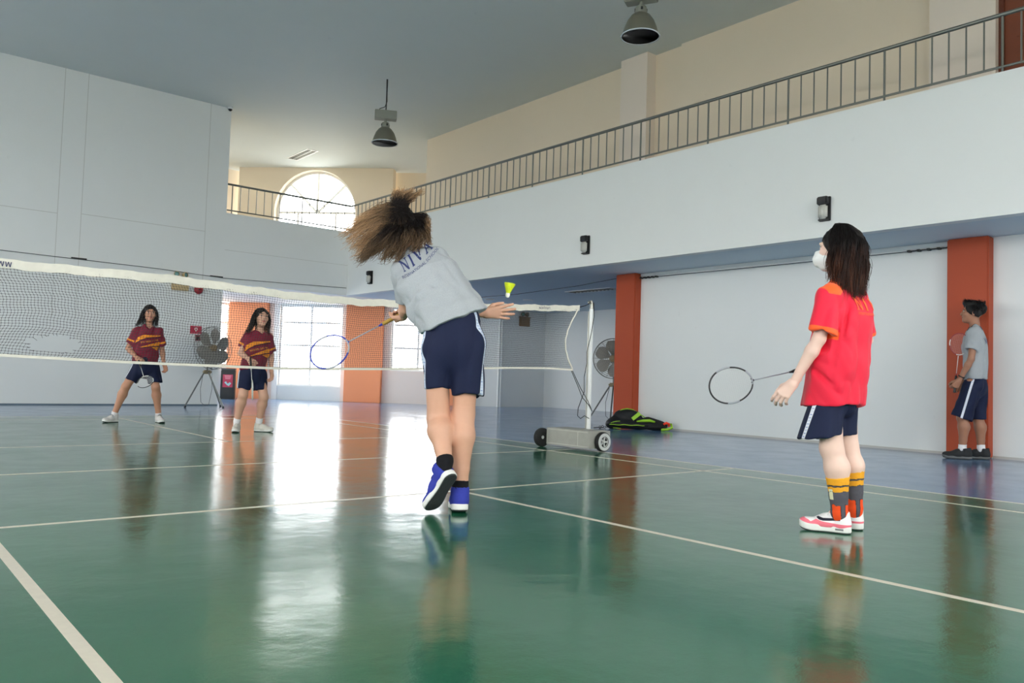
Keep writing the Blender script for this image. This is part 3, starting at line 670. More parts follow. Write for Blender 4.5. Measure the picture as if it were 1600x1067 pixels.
# ------------------------------------------------------------------ industrial fans on tripods
M_CAGE = mat('grey_fan_wire', (120, 122, 118), 0.4, 0.6)
M_BLADE = mat('grey_fan_blade', (150, 147, 140), 0.5)
M_LEG = mat('grey_tripod_tube', (112, 116, 114), 0.4, 0.5)
M_HUBC = mat('tan_fan_hub', (148, 128, 98), 0.5)
def fan(loc, rotz, tilt, zc, label, legs, spin, RR=0.37):
    t = thing('tripod_fan', label, 'fan', loc, rotz, 'industrial tripod fans')      # fan looks along local -y
    F = Matrix.Translation((0, -0.06, zc)) @ Matrix.Rotation(tilt, 4, 'X') @ Matrix.Rotation(math.pi/2, 4, 'X')   # local z of F looks to -y
    R = RR
    def cage(zz, bulge, name):
        b = MB()
        for k in range(9):
            r = R*(0.24+0.76*k/8); z = zz+bulge*math.cos(math.pi/2*r/R)
            n = 40; pts = [F @ Vector((r*math.cos(2*math.pi*j/n), r*math.sin(2*math.pi*j/n), z)) for j in range(n+1)]
            b.tube(pts, 0.0022 if k < 8 else 0.0062, 5, False)
        for j in range(20):
            a = 2*math.pi*j/20
            b.tube([F @ Vector((r*math.cos(a), r*math.sin(a), zz+bulge*math.cos(math.pi/2*r/R))) for r in (0.08, 0.2, 0.3, R)], 0.002, 4, False)
        b.build(name, M_CAGE, t, True)
    cage(0.045, 0.07, 'front_guard'); cage(-0.045, -0.06, 'rear_guard')
    hb = MB().lathe([(0, 0.065), (0.04, 0.062), (0.062, 0.045), (0.066, 0.0), (0.066, -0.02), (0, -0.02)], 24, F).build('hub', M_HUBC, t, 40)
    for k in range(6):
        a0 = 2*math.pi*k/6+spin; vs = []; fs = []
        for i in range(9):
            r = 0.055+(R-0.085)*i/8; wdt = math.radians(17+13*min(1, i/4)) * (1 if i < 6 else (1-0.10*(i-5)**1.6))
            for j in range(5):
                s = -1+j/2; a = a0+s*wdt; z = 0.035*s*(0.5+0.5*i/8)
                vs.append(F @ Vector((r*math.cos(a), r*math.sin(a), z+0.004))); 
        for i in range(8):
            for j in range(4): fs.append((i*5+j, i*5+j+1, i*5+5+j+1, i*5+5+j))
        o = len(vs); vs += [v+(F.to_3x3() @ Vector((0, 0, -0.005))) for v in vs[:o]]; fs2 = [tuple(reversed([q+o for q in f])) for f in fs]
        edge = [(i*5, (i+1)*5, (i+1)*5+o, i*5+o) for i in range(8)]+[((i+1)*5+4, i*5+4, i*5+4+o, (i+1)*5+4+o) for i in range(8)]+[(40+j, 40+j+1, 40+j+1+o, 40+j+o) for j in range(4)]
        MB().add(vs, fs+fs2+edge).build('blade', M_BLADE, t, 50)
    MB().lathe([(0, -0.24), (0.06, -0.235), (0.085, -0.20), (0.085, -0.06), (0, -0.06)], 24, F).build('motor', M_BLADE, t, 40)
    zt = 0.72
    MB().tube([(0, 0.08, zt-0.02), (0, 0.08, zc-0.07)], 0.017, 10).build('column', M_LEG, t, 40)
    MB().bbox((-0.09, 0.04, zt-0.075), (0.09, 0.12, zt), 0.02).build('leg_bracket', mat('olive_tan_bracket', (140, 128, 100), 0.5), t, 30)
    for (lx, ly) in legs:
        lg = MB().tube([(lx*0.12, 0.08+ly*0.06, zt-0.03), (lx, ly, 0.02)], 0.014, 8).build('leg', M_LEG, t, 40)
        MB().tube([(lx*0.97, ly*0.97, 0.035), (lx, ly, 0.0)], 0.019, 8).build('rubber_foot', M_TYRE, lg, 40)
    cb = MB().tube([(0.04, 0.18, zc-0.08), (0.17, 0.16, 0.8), (0.15, 0.1, 0.35), (0.06, 0.06, 0.06), (-0.05, 0.04, 0.03), (-0.13, 0.06, 0.10), (-0.14, 0.08, 0.35), (-0.08, 0.1, 0.62)], 0.0045, 6).build('power_cable', M_CABLE, t, True)
    return t
fan((2.42, 9.50, 0), 0.36, -0.05, 1.15, 'grey industrial fan on a tripod beside the red alarm sign', ((-0.46, 0.1), (0.38, 0.10), (0.0, -0.42)), 0.35, 0.41)
fan((7.93, 4.02, 0), -0.95, 0.0, 1.17, 'grey industrial fan half hidden behind the aisle column', ((-0.45, 0.05), (0.42, 0.1), (0.0, -0.30)), 0.6)

# ------------------------------------------------------------------ litter bin with poster
t = thing('litter_bin', 'tall black litter bin with a pink recycling poster beside the orange column', 'bin', (4.50, 14.05, 0), -0.45)
MB().bbox((-0.17, -0.17, 0.0), (0.17, 0.17, 0.74), 0.012).build('body', M_BLACK, t, 30)
MB().bbox((-0.18, -0.18, 0.74), (0.18, 0.18, 0.78), 0.012).build('lid', mat('grey_bin_lid', (66, 68, 70), 0.35), t, 30)
MB().box((-0.12, -0.173, 0.30), (0.12, -0.1705, 0.62)).build('poster', mat('pink_poster', (168, 44, 72), 0.5), t)
MB().prism([(-0.08, 0.42), (-0.04, 0.45), (0.0, 0.39), (0.05, 0.43), (0.085, 0.40), (0.03, 0.33), (-0.02, 0.36)], 0.1735, 0.1738, Mb).build('poster_picture', mat('pale_teal_ink', (150, 190, 190), 0.5), t)
for k in range(3): MB().box((-0.08+0.01*k, -0.1742, 0.58-0.035*k), (0.08-0.01*k, -0.1731, 0.595-0.035*k)).build('poster_line', mat('pale_pink_ink', (214, 150, 160), 0.5), t)
# ------------------------------------------------------------------ organic surfaces: smooth unions of tapered limbs, meshed on a grid
def A3(p): return np.array(p, dtype=np.float64)
def nrm(v): v = A3(v); return v/np.linalg.norm(v)
class SDF:
    def __init__(s): s.ops = []; s.noises = []
    def _add(s, fn, lo, hi, k, op): s.ops.append((fn, A3(lo), A3(hi), k, op)); return s
    def cone(s, a, b, r1, r2, k=0.015, op='u', cuts=(), lat=None, front=None, flat=1.0):
        """tapered limb; with lat/front axes the section is an ellipse, front radius = flat * r"""
        a, b = A3(a), A3(b); ba = b-a; l2 = max(1e-9, ba @ ba); cuts = [(A3(c), nrm(n)) for c, n in cuts]
        if lat is not None:
            F = nrm(front)
        def fn(p):
            pa = p-a; h = np.clip((pa @ ba)/l2, 0, 1); v = pa-h[..., None]*ba; r = r1+(r2-r1)*h
            if lat is None: d = np.sqrt((v*v).sum(-1))-r
            else:
                f = v @ F; q = (v*v).sum(-1)-f*f; d = np.sqrt(np.maximum(q, 0)+(f/flat)**2)-r; d = d*min(1.0, flat)**0.5
            for c, n in cuts: d = np.maximum(d, (p-c) @ n)
            return d
        R = max(r1, r2)*max(1, flat)
        return s._add(fn, np.minimum(a, b)-R, np.maximum(a, b)+R, k, op)
    def chain(s, pts, rs, k=0.012, **kw):
        for i in range(len(pts)-1): s.cone(pts[i], pts[i+1], rs[i], rs[i+1], k if i else kw.get('k0', k))
        return s
    def ell(s, c, rad, ax=None, k=0.015, op='u', cuts=()):
        c = A3(c); rad = A3(rad); ax = np.eye(3) if ax is None else np.array([nrm(x) for x in ax]); cuts = [(A3(q), nrm(n)) for q, n in cuts]
        def fn(p):
            q = (p-c) @ ax.T; k0 = np.sqrt(((q/rad)**2).sum(-1)); k1 = np.sqrt(((q/(rad*rad))**2).sum(-1))
            d = k0*(k0-1)/np.maximum(k1, 1e-6)
            for cc, n in cuts: d = np.maximum(d, (p-cc) @ n)
            return d
        R = np.abs(ax.T) @ rad
        return s._add(fn, c-R, c+R, k, op)
    def cut(s, c, n):
        c = A3(c); n = nrm(n); return s._add(lambda p: (p-c) @ n, (-9, -9, -9), (9, 9, 9), 0, 'i')
    def noise(s, fn): s.noises.append(fn); return s
    def arrays(s, h):
        us = [o for o in s.ops if o[4] == 'u']; lo = np.min([o[1] for o in us], 0)-4*h-0.015; hi = np.max([o[2] for o in us], 0)+4*h+0.015
        n = np.ceil((hi-lo)/h).astype(int)+1
        ax = [lo[i]+h*np.arange(n[i]) for i in range(3)]; D = np.full(n, 0.5, np.float32)
        def bump():
            idx = np.argwhere(np.abs(D) < 0.03); p = lo+idx*h; add = np.zeros(len(idx))
            for f in s.noises: add += f(p)
            D[tuple(idx.T)] += add.astype(np.float32)
        bumped = not s.noises
        for fn, l, u, k, op in s.ops:
            if op == 'c' and not bumped: bump(); bumped = True      # openings are cut after the folds
            m = k+3*h+0.012
            i0 = np.maximum(0, np.floor((l-m-lo)/h).astype(int)); i1 = np.minimum(n, np.ceil((u+m-lo)/h).astype(int)+1)
            if (i1 <= i0).any(): continue
            sl = tuple(slice(i0[i], i1[i]) for i in range(3))
            g = np.stack(np.meshgrid(ax[0][sl[0]], ax[1][sl[1]], ax[2][sl[2]], indexing='ij'), -1)
            d = fn(g).astype(np.float32); B = D[sl]
            if op == 'u':
                if k > 0: hh = np.clip(0.5+0.5*(B-d)/k, 0, 1); D[sl] = B+(d-B)*hh-k*hh*(1-hh)
                else: D[sl] = np.minimum(B, d)
            elif op in 'sc':
                d = -d
                if k > 0: hh = np.clip(0.5-0.5*(B-d)/k, 0, 1); D[sl] = B+(d-B)*hh+k*hh*(1-hh)
                else: D[sl] = np.maximum(B, d)
            else: D[sl] = np.maximum(B, d)
        if not bumped: bump()
        return surface_nets(D, lo, h)
def surface_nets(D, lo, h):
    ins = D < 0; c = np.zeros(tuple(x-1 for x in D.shape), np.uint8)
    offs = [(i, j, k) for i in (0, 1) for j in (0, 1) for k in (0, 1)]; n = D.shape
    for i, j, k in offs: c += ins[i:n[0]-1+i, j:n[1]-1+j, k:n[2]-1+k]
    idx = np.argwhere((c > 0) & (c < 8))
    val = np.stack([D[idx[:, 0]+i, idx[:, 1]+j, idx[:, 2]+k] for i, j, k in offs], 1)
    acc = np.zeros((len(idx), 3)); cnt = np.zeros(len(idx)); of = np.array(offs, float)
    for a in range(8):
        for b in range(a+1, 8):
            if np.abs(of[a]-of[b]).sum() != 1: continue
            da, db = val[:, a], val[:, b]; m = (da < 0) != (db < 0)
            t = np.where(m, da/np.where(m, da-db, 1), 0)
            acc += np.where(m[:, None], of[a]+t[:, None]*(of[b]-of[a]), 0); cnt += m
    V = lo+(idx+acc/np.maximum(cnt, 1)[:, None])*h
    ig = np.full(c.shape, -1, np.int32); ig[tuple(idx.T)] = np.arange(len(idx))
    faces = []
    for ax in range(3):
        s0 = [slice(None)]*3; s1 = [slice(None)]*3; s0[ax] = slice(0, -1); s1[ax] = slice(1, None)
        a = ins[tuple(s0)]; b = ins[tuple(s1)]; e = np.argwhere(a != b); u, v = [(1, 2), (2, 0), (0, 1)][ax]
        e = e[(e[:, u] > 0) & (e[:, v] > 0) & (e[:, u] < n[u]-1) & (e[:, v] < n[v]-1)]
        q = []
        for du, dv in ((-1, -1), (0, -1), (0, 0), (-1, 0)):
            f = e.copy(); f[:, u] += du; f[:, v] += dv; q.append(ig[tuple(f.T)])
        Q = np.stack(q, 1); fl = ~ins[tuple(e.T)]; Q[fl] = Q[fl][:, ::-1]; faces.append(Q[(Q >= 0).all(1)])
    return V, np.concatenate(faces)
def relax(V, F, it=1):
    for _ in range(it):
        acc = np.zeros_like(V); cnt = np.zeros(len(V))
        for a, b in ((0, 1), (1, 2), (2, 3), (3, 0)):
            np.add.at(acc, F[:, a], V[F[:, b]]); np.add.at(acc, F[:, b], V[F[:, a]]); np.add.at(cnt, F[:, a], 1); np.add.at(cnt, F[:, b], 1)
        V = V*0.5+0.5*acc/np.maximum(cnt, 1)[:, None]
    return V
def quads(name, V, F, m, parent, attrs=None):
    me = bpy.data.meshes.new(name); me.vertices.add(len(V)); me.vertices.foreach_set('co', np.ascontiguousarray(V, np.float32).ravel())
    me.loops.add(F.size); me.loops.foreach_set('vertex_index', np.ascontiguousarray(F, np.int32).ravel())
    me.polygons.add(len(F)); me.polygons.foreach_set('loop_start', np.arange(0, F.size, 4, dtype=np.int32))
    me.update(calc_edges=True); me.validate(); me.shade_smooth()
    for k, a in (attrs or {}).items():
        at = me.attributes.new(k, 'FLOAT', 'POINT'); at.data.foreach_set('value', np.ascontiguousarray(a, np.float32))
    if m: me.materials.append(m)
    o = bpy.data.objects.new(name, me); COL.objects.link(o)
    if parent is not None: o.parent = parent
    return o
def layered(name, base, layers, rough=0.8, weave=0.25, wscale=350, var=0.05, vscale=120, sheen=0.0, spec=0.25):
    """fabric or skin whose colour zones are bounded by signed-distance attributes (positive inside)"""
    if name in MATS: return MATS[name]
    m = bpy.data.materials.new(name); m.use_nodes = True; nt = m.node_tree; b = nt.nodes['Principled BSDF']; N = nt.nodes.new; L = nt.links.new
    tc = N('ShaderNodeTexCoord'); nz = N('ShaderNodeTexNoise'); nz.inputs['Scale'].default_value = vscale; nz.inputs['Detail'].default_value = 3
    L(tc.outputs['Object'], nz.inputs['Vector']); c = s2l(base)
    mx = N('ShaderNodeMix'); mx.data_type = 'RGBA'; mx.inputs['A'].default_value = (*[v*(1-var) for v in c], 1); mx.inputs['B'].default_value = (*[min(1, v*(1+var)) for v in c], 1)
    L(nz.outputs['Fac'], mx.inputs['Factor']); cur = mx.outputs['Result']
    for attr, col in layers:
        at = N('ShaderNodeAttribute'); at.attribute_name = attr
        r = N('ShaderNodeMapRange'); r.inputs[1].default_value = -0.0006; r.inputs[2].default_value = 0.0006; L(at.outputs['Fac'], r.inputs[0])
        q = N('ShaderNodeMix'); q.data_type = 'RGBA'; L(r.outputs[0], q.inputs['Factor']); L(cur, q.inputs['A']); q.inputs['B'].default_value = (*s2l(col), 1); cur = q.outputs['Result']
    L(cur, b.inputs['Base Color']); b.inputs['Roughness'].default_value = rough; b.inputs['Specular IOR Level'].default_value = spec
    if sheen: b.inputs['Sheen Weight'].default_value = sheen
    if weave:
        n2 = N('ShaderNodeTexNoise'); n2.inputs['Scale'].default_value = wscale; L(tc.outputs['Object'], n2.inputs['Vector'])
        bp = N('ShaderNodeBump'); bp.inputs['Strength'].default_value = weave; bp.inputs['Distance'].default_value = 0.002; L(n2.outputs['Fac'], bp.inputs['Height']); L(bp.outputs['Normal'], b.inputs['Normal'])
    MATS[name] = m
    return m
# smooth 3D value noise for cloth folds
_NR = np.random.RandomState(11).rand(4096)
def vnoise(q):
    i = np.floor(q).astype(int); f = q-i; f = f*f*(3-2*f)
    def hsh(a, b, c): return _NR[(a*1619+b*31337+c*6971) & 4095]
    r = 0
    for dx in (0, 1):
        for dy in (0, 1):
            for dz in (0, 1):
                w = (f[:, 0] if dx else 1-f[:, 0])*(f[:, 1] if dy else 1-f[:, 1])*(f[:, 2] if dz else 1-f[:, 2])
                r = r+w*hsh(i[:, 0]+dx, i[:, 1]+dy, i[:, 2]+dz)
    return r*2-1
def folds(amp, along, scale_across, scale_along, seed=0.0, mask=None):
    """creases running along direction 'along'"""
    t = nrm(along); a = nrm(np.cross(t, (0.3, 0.9, 0.2))); b = np.cross(t, a)
    def fn(p):
        q = np.stack([p @ a*scale_across, p @ b*scale_across, p @ t*scale_along], 1)+seed
        n = vnoise(q); n = (1-2*np.abs(n))*amp
        return n*(mask(p) if mask else 1)
    return fn
def crease(a, b, depth, width):
    """one long fold pressed in along a line"""
    a, b = A3(a), A3(b); ba = b-a; l2 = ba @ ba
    def fn(p):
        pa = p-a; h = np.clip(pa @ ba/l2, 0, 1); v = pa-h[:, None]*ba; d2 = (v*v).sum(1); return depth*np.exp(-d2/(width*width))*np.sin(np.pi*np.clip(h, 0.05, 0.95))
    return fn
def poly_sd(P, poly):
    """signed distance to a 2D polygon, positive inside"""
    poly = np.array(poly, float); d = np.full(len(P), 1e9); inside = np.zeros(len(P), bool); n = len(poly)
    for i in range(n):
        a, b = poly[i], poly[(i+1) % n]; ba = b-a; pa = P-a; h = np.clip(pa @ ba/(ba @ ba), 0, 1); v = pa-h[:, None]*ba; d = np.minimum(d, np.sqrt((v*v).sum(1)))
        cond = ((a[1] > P[:, 1]) != (b[1] > P[:, 1])) & (P[:, 0] < (b[0]-a[0])*(P[:, 1]-a[1])/(b[1]-a[1]+1e-12)+a[0]); inside ^= cond
    return np.where(inside, d, -d)
def merge(parts):
    V = []; F = []; o = 0
    for v, f in parts: V.append(v); F.append(f+o); o += len(v)
    return np.concatenate(V), np.concatenate(F)

# ------------------------------------------------------------------ anatomy
def hand_sdf(wrist, d, palm, side, curl, spread=0.10, size=1.0, thumb=(0.6, 0.3), fist=False):
    """side +1 right hand, -1 left; curl = degrees for each of four fingers (base, mid, tip)"""
    W = A3(wrist); d = nrm(d); palm = nrm(A3(palm)-d*(A3(palm) @ d)); th = side*np.cross(d, palm); z = size; S = SDF()
    S.cone(W-d*0.03*z, W+d*0.012*z, 0.023*z, 0.0245*z, 0.01)
    kn = [W+d*(0.082, 0.086, 0.083, 0.074)[i]*z+th*(0.028, 0.0095, -0.009, -0.026)[i]*z for i in range(4)]
    for i in range(4): S.cone(W+d*0.008*z+th*(0.012, 0.005, -0.004, -0.011)[i]*z, kn[i], 0.017*z, (0.0115, 0.0118, 0.0112, 0.0102)[i]*z, 0.012)
    L = [(0.040, 0.024, 0.020), (0.044, 0.027, 0.021), (0.041, 0.025, 0.021), (0.032, 0.019, 0.018)]
    for i in range(4):
        p = kn[i]; dirv = nrm(d+th*spread*(1.4, 0.45, -0.45, -1.5)[i]); ang = 0; ax = np.cross(dirv, palm)
        rr = (0.0095, 0.0098, 0.0094, 0.0082)[i]*z
        for s in range(3):
            ang += math.radians(curl[i][s]); q = dirv*math.cos(ang)+palm*math.sin(ang); e = p+q*L[i][s]*z
            S.cone(p, e, rr*(1.0-0.06*s), rr*(0.94-0.08*s), 0.004); p = e
    tb = W+d*0.022*z+th*0.016*z+palm*0.006*z
    t1 = tb+nrm(d*0.62+th*0.62*(0.6+thumb[0])+palm*0.35)*0.042*z
    t2 = t1+nrm(d*0.85+th*(0.45*thumb[0])+palm*thumb[1])*0.032*z
    t3 = t2+nrm(d*0.85+th*(0.15*thumb[0]-(0.4 if fist else 0))+palm*(thumb[1]+(0.5 if fist else 0)))*0.026*z
    S.cone(tb, t1, 0.0165*z, 0.0125*z, 0.01); S.cone(t1, t2, 0.0115*z, 0.0105*z, 0.004); S.cone(t2, t3, 0.0105*z, 0.0082*z, 0.003)
    return S
RELAX = [(18, 28, 18), (24, 30, 20), (28, 34, 22), (30, 36, 24)]
OPEN = [(4, 8, 5), (6, 10, 6), (8, 10, 8), (8, 12, 8)]
FIST = [(52, 78, 48), (60, 82, 52), (64, 84, 54), (66, 82, 54)]
def head_sdf(c, F, U, neck, rn, g=1.0):
    c = A3(c); F = nrm(F); U = nrm(A3(U)-F*(A3(U) @ F)); S = np.cross(F, U); X = lambda s, f, u: c+(S*s+F*f+U*u)*g
    H = SDF(); ax = (S, F, U)
    H.ell(X(0, -0.014, 0.030), A3((0.074, 0.094, 0.084))*g, ax, 0.01)
    H.ell(X(0, 0.028, -0.030), A3((0.060, 0.066, 0.086))*g, ax, 0.03)
    H.ell(X(0, 0.063, -0.092), A3((0.026, 0.022, 0.020))*g, ax, 0.025)
    for s in (-1, 1):
        H.ell(X(s*0.036, 0.066, -0.022), A3((0.026, 0.022, 0.026))*g, ax, 0.02)        # cheek
        H.ell(X(s*0.030, 0.079, 0.026), A3((0.026, 0.014, 0.010))*g, ax, 0.012)        # brow
        H.ell(X(s*0.031, 0.099, 0.006), A3((0.017, 0.014, 0.011))*g, ax, 0.010, 's')   # socket
        H.ell(X(s*0.030, 0.079, 0.006), A3((0.0125, 0.0125, 0.0115))*g, ax, 0.003)     # eyeball and lids
        H.ell(X(s*0.075, -0.006, -0.008), A3((0.007, 0.018, 0.031))*g, (S+s*F*-0.35, F, U), 0.006)
        H.ell(X(s*0.081, -0.002, -0.004), A3((0.005, 0.009, 0.016))*g, (S, F, U), 0.004, 's')
        H.ell(X(s*0.010, 0.096, -0.032), A3((0.009, 0.010, 0.008))*g, ax, 0.006)
    H.cone(X(0, 0.086, 0.012), X(0, 0.104, -0.028), 0.007*g, 0.0105*g, 0.010)
    H.cone(X(-0.016, 0.084, -0.056), X(0.016, 0.084, -0.056), 0.006*g, 0.006*g, 0.008); H.ell(X(0, 0.090, -0.054), A3((0.014, 0.007, 0.006))*g, ax, 0.006)
    H.cone(X(-0.013, 0.084, -0.065), X(0.013, 0.084, -0.065), 0.0065*g, 0.0065*g, 0.006); H.cone(X(-0.02, 0.094, -0.0605), X(0.02, 0.094, -0.0605), 0.002*g, 0.002*g, 0.003, 's')
    H.cone(neck, X(0, -0.02, -0.05), rn, rn*0.96, 0.02)
    return H, (c, S, F, U, g)
def face_attrs(V, fr):
    c, S, F, U, g = fr; q = (V-c)/g; s, f, u = q @ S, q @ F, q @ U; fa = np.where((f > 0.045) & (np.abs(u) < 0.13) & (np.abs(s) < 0.075), 1, -1)
    a = np.abs(s)
    lips = (1-((s/0.022)**2+((u+0.060)/0.0095)**2))*0.006
    brow = 0.0038-np.abs(u-0.030-0.10*(0.03-a)*np.sign(a-0.03)*0.0-0.25*(a-0.031)**2*-10)-np.maximum(0, np.abs(a-0.031)-0.015)
    eye = (1-(((a-0.030)/0.0135)**2+((u-0.006)/0.0052)**2))*0.004
    iris = np.minimum((1-(((a-0.030)/0.0062)**2+((u-0.006)/0.0062)**2))*0.004, eye)
    lash = np.minimum((1-(((a-0.030)/0.0155)**2+((u-0.0075)/0.0078)**2))*0.004, np.where(u > 0.008, 1, -1))
    k = lambda x: np.minimum(x, fa)
    return dict(lips=k(lips), brow=k(brow), eye=k(eye), iris=k(iris), lash=k(lash))
def skin_mat(name, rgb, lip):
    return layered(name, rgb, [('lips', lip), ('lash', (34, 26, 24)), ('eye', (204, 196, 190)), ('iris', (30, 20, 16)), ('brow', (44, 34, 30))], 0.5, 0.08, 220, 0.04, 40, 0, 0.4)
def body_mesh(J, g, h, lg=None):
    """trunk and limbs; J holds joints, F facing"""
    F = nrm(J['F']); U = np.array((0, 0, 1.0)); S = nrm(np.cross(F, U)); B = SDF()
    B.cone(J['pelvis'], J['chest'], 0.125*g, 0.125*g, 0.02, lat=S, front=F, flat=0.72); B.cone(J['chest'], A3(J['neck'])-nrm(A3(J['neck'])-A3(J['chest']))*0.05, 0.125*g, 0.07*g, 0.04, lat=S, front=F, flat=0.72)
    B.cone(J['neck'], A3(J['chest'])*0.3+A3(J['neck'])*0.7, 0.046*g, 0.06*g, 0.03)
    lg = lg or g; ga = g
    for s in 'LR':
        g = ga
        sh, el, wr = A3(J['sh'+s]), A3(J['el'+s]), A3(J['wr'+s])
        B.cone(A3(J['chest'])*0.35+sh*0.65, sh, 0.05*g, 0.046*g, 0.03); B.cone(sh, el, 0.045*g, 0.034*g, 0.02)
        fm = el*0.72+wr*0.28; B.cone(el, fm, 0.0335*g, 0.036*g, 0.015); B.cone(fm, wr, 0.036*g, 0.0225*g, 0.015)
        hp, kn, an = A3(J['hip'+s]), A3(J['kn'+s]), A3(J['an'+s]); bk = J.get('back'+s, -F)
        g = lg; B.cone(hp, kn, 0.066*ga, 0.050*g, 0.02); cf = kn*0.70+an*0.30+nrm(bk)*0.014; B.cone(kn, cf, 0.0475*g, 0.0545*g, 0.02)
        lo = kn*0.28+an*0.72+nrm(bk)*0.006; B.cone(cf, lo, 0.0545*g, 0.036*g, 0.02); B.cone(lo, an, 0.036*g, 0.034*g, 0.015)
        kf = kn-nrm(bk)*0.016; B.ell(kf, (0.036*g, 0.036*g, 0.042*g), None, 0.02)
    return B.arrays(h)
def catmull(P, m):
    P = [A3(p) for p in P]; P = [2*P[0]-P[1]]+P+[2*P[-1]-P[-2]]; out = []
    seg = len(P)-3
    for i in range(m+1):
        x = i/m*seg; k = min(int(x), seg-1); t = x-k; a, b, c, d = P[k:k+4]
        out.append(0.5*((2*b)+(-a+c)*t+(2*a-5*b+4*c-d)*t*t+(-a+3*b-3*c+d)*t**3))
    return np.array(out)
def hair_locks(name, guides, parent, m, seed=1, segs=14, r=0.0022):
    """guides: (control points, start spread, end spread, number, curl amplitude, tip colour 0..1); every lock a tapered tube"""
    rs = np.random.RandomState(seed); Vs = []; Fs = []; At = []; Ar = []; o = 0
    for pts, s0, s1, n, curl, tip in guides:
        base = catmull(pts, segs)
        for _ in range(n):
            d = rs.normal(size=3); d /= np.linalg.norm(d); d *= rs.rand()**0.4; e = d*0.75+rs.normal(size=3)*0.28
            t = np.linspace(0, 1, segs+1)[:, None]; L = rs.uniform(0.72, 1.06)
            path = catmull(pts, segs) if L >= 1 else base
            x = t*L if L < 1 else t; xi = np.clip(x[:, 0]*segs, 0, segs); k = np.minimum(xi.astype(int), segs-1); w = (xi-k)[:, None]
            C = path[k]*(1-w)+path[k+1]*w+d*s0*(1-x)+e*s1*x
            ph = rs.rand(3)*6.28; fr = rs.uniform(1.0, 2.2)
            C = C+curl*x*np.stack([np.sin(6.28*fr*x[:, 0]+ph[0]), np.sin(6.28*fr*x[:, 0]+ph[1]), np.sin(6.28*fr*x[:, 0]+ph[2])], 1)
            T = np.gradient(C, axis=0); T /= np.linalg.norm(T, axis=1)[:, None]+1e-9
            up = rs.normal(size=3); a = up-T*(T @ up)[:, None]; a /= np.linalg.norm(a, axis=1)[:, None]+1e-9; b = np.cross(T, a)
            rad = r*rs.uniform(0.7, 1.5)*np.clip(1.15-t, 0.05, 1)**0.6
            ring = np.stack([C+(a*math.cos(q)+b*0.6*math.sin(q))*rad for q in (0, 1.571, 3.1416, 4.712)], 1)
            Vs.append(ring.reshape(-1, 3)); i = np.arange(segs)[:, None]*4; j = np.arange(4)[None]; j2 = (j+1) % 4
            Fs.append(np.stack([o+i+j, o+i+j2, o+i+4+j2, o+i+4+j], -1).reshape(-1, 4)); o += 4*(segs+1)
            At.append(np.repeat(x[:, 0], 4)); Ar.append(np.full(4*(segs+1), tip*rs.uniform(0.3, 1.2)))
    ob = quads(name, np.concatenate(Vs), np.concatenate(Fs), m, parent, dict(along=np.concatenate(At), tint=np.concatenate(Ar)))
    ob['kind'] = 'stuff'
    return ob
def hair_mat(name, root, tip, rough=0.5):
    if name in MATS: return MATS[name]
    m = bpy.data.materials.new(name); m.use_nodes = True; nt = m.node_tree; b = nt.nodes['Principled BSDF']; N = nt.nodes.new; L = nt.links.new
    a = N('ShaderNodeAttribute'); a.attribute_name = 'along'; t = N('ShaderNodeAttribute'); t.attribute_name = 'tint'
    r = N('ShaderNodeMapRange'); r.inputs[1].default_value = 0.38; r.inputs[2].default_value = 0.92; L(a.outputs['Fac'], r.inputs[0])
    mu = N('ShaderNodeMath'); mu.operation = 'MULTIPLY'; mu.use_clamp = True; L(r.outputs[0], mu.inputs[0]); L(t.outputs['Fac'], mu.inputs[1])
    mx = N('ShaderNodeMix'); mx.data_type = 'RGBA'; L(mu.outputs[0], mx.inputs['Factor']); mx.inputs['A'].default_value = (*s2l(root), 1); mx.inputs['B'].default_value = (*s2l(tip), 1)
    L(mx.outputs['Result'], b.inputs['Base Color']); b.inputs['Roughness'].default_value = rough; b.inputs['Specular IOR Level'].default_value = 0.22
    MATS[name] = m
    return m
def scalp(name, fr, parent, m, low=-0.05, hairline=0.055, thick=0.010, h=0.006, extra=None):
    """cap of hair over the skull, open at the face"""
    c, S, F, U, g = fr; H = SDF(); X = lambda s, f, u: c+(S*s+F*f+U*u)*g
    H.ell(X(0, -0.016, 0.030), A3((0.074+thick, 0.094+thick, 0.084+thick))*g, (S, F, U), 0.01)
    H.ell(X(0, -0.045, -0.02), A3((0.066+thick, 0.060+thick, 0.085+thick))*g, (S, F, U), 0.03)
    if extra: extra(H, X)
    H.ell(X(0, 0.105, hairline-0.085), A3((0.062, 0.085, 0.088))*g, (S, F, U), 0.012, 's')
    H.cut(X(0, 0, low), -U)
    H.noise(folds(0.004, F*0.5+U, 60, 8, 3.0))
    V, Q = H.arrays(h*g); return quads(name, V, Q, m, parent, dict(along=np.zeros(len(V)), tint=np.zeros(len(V))))

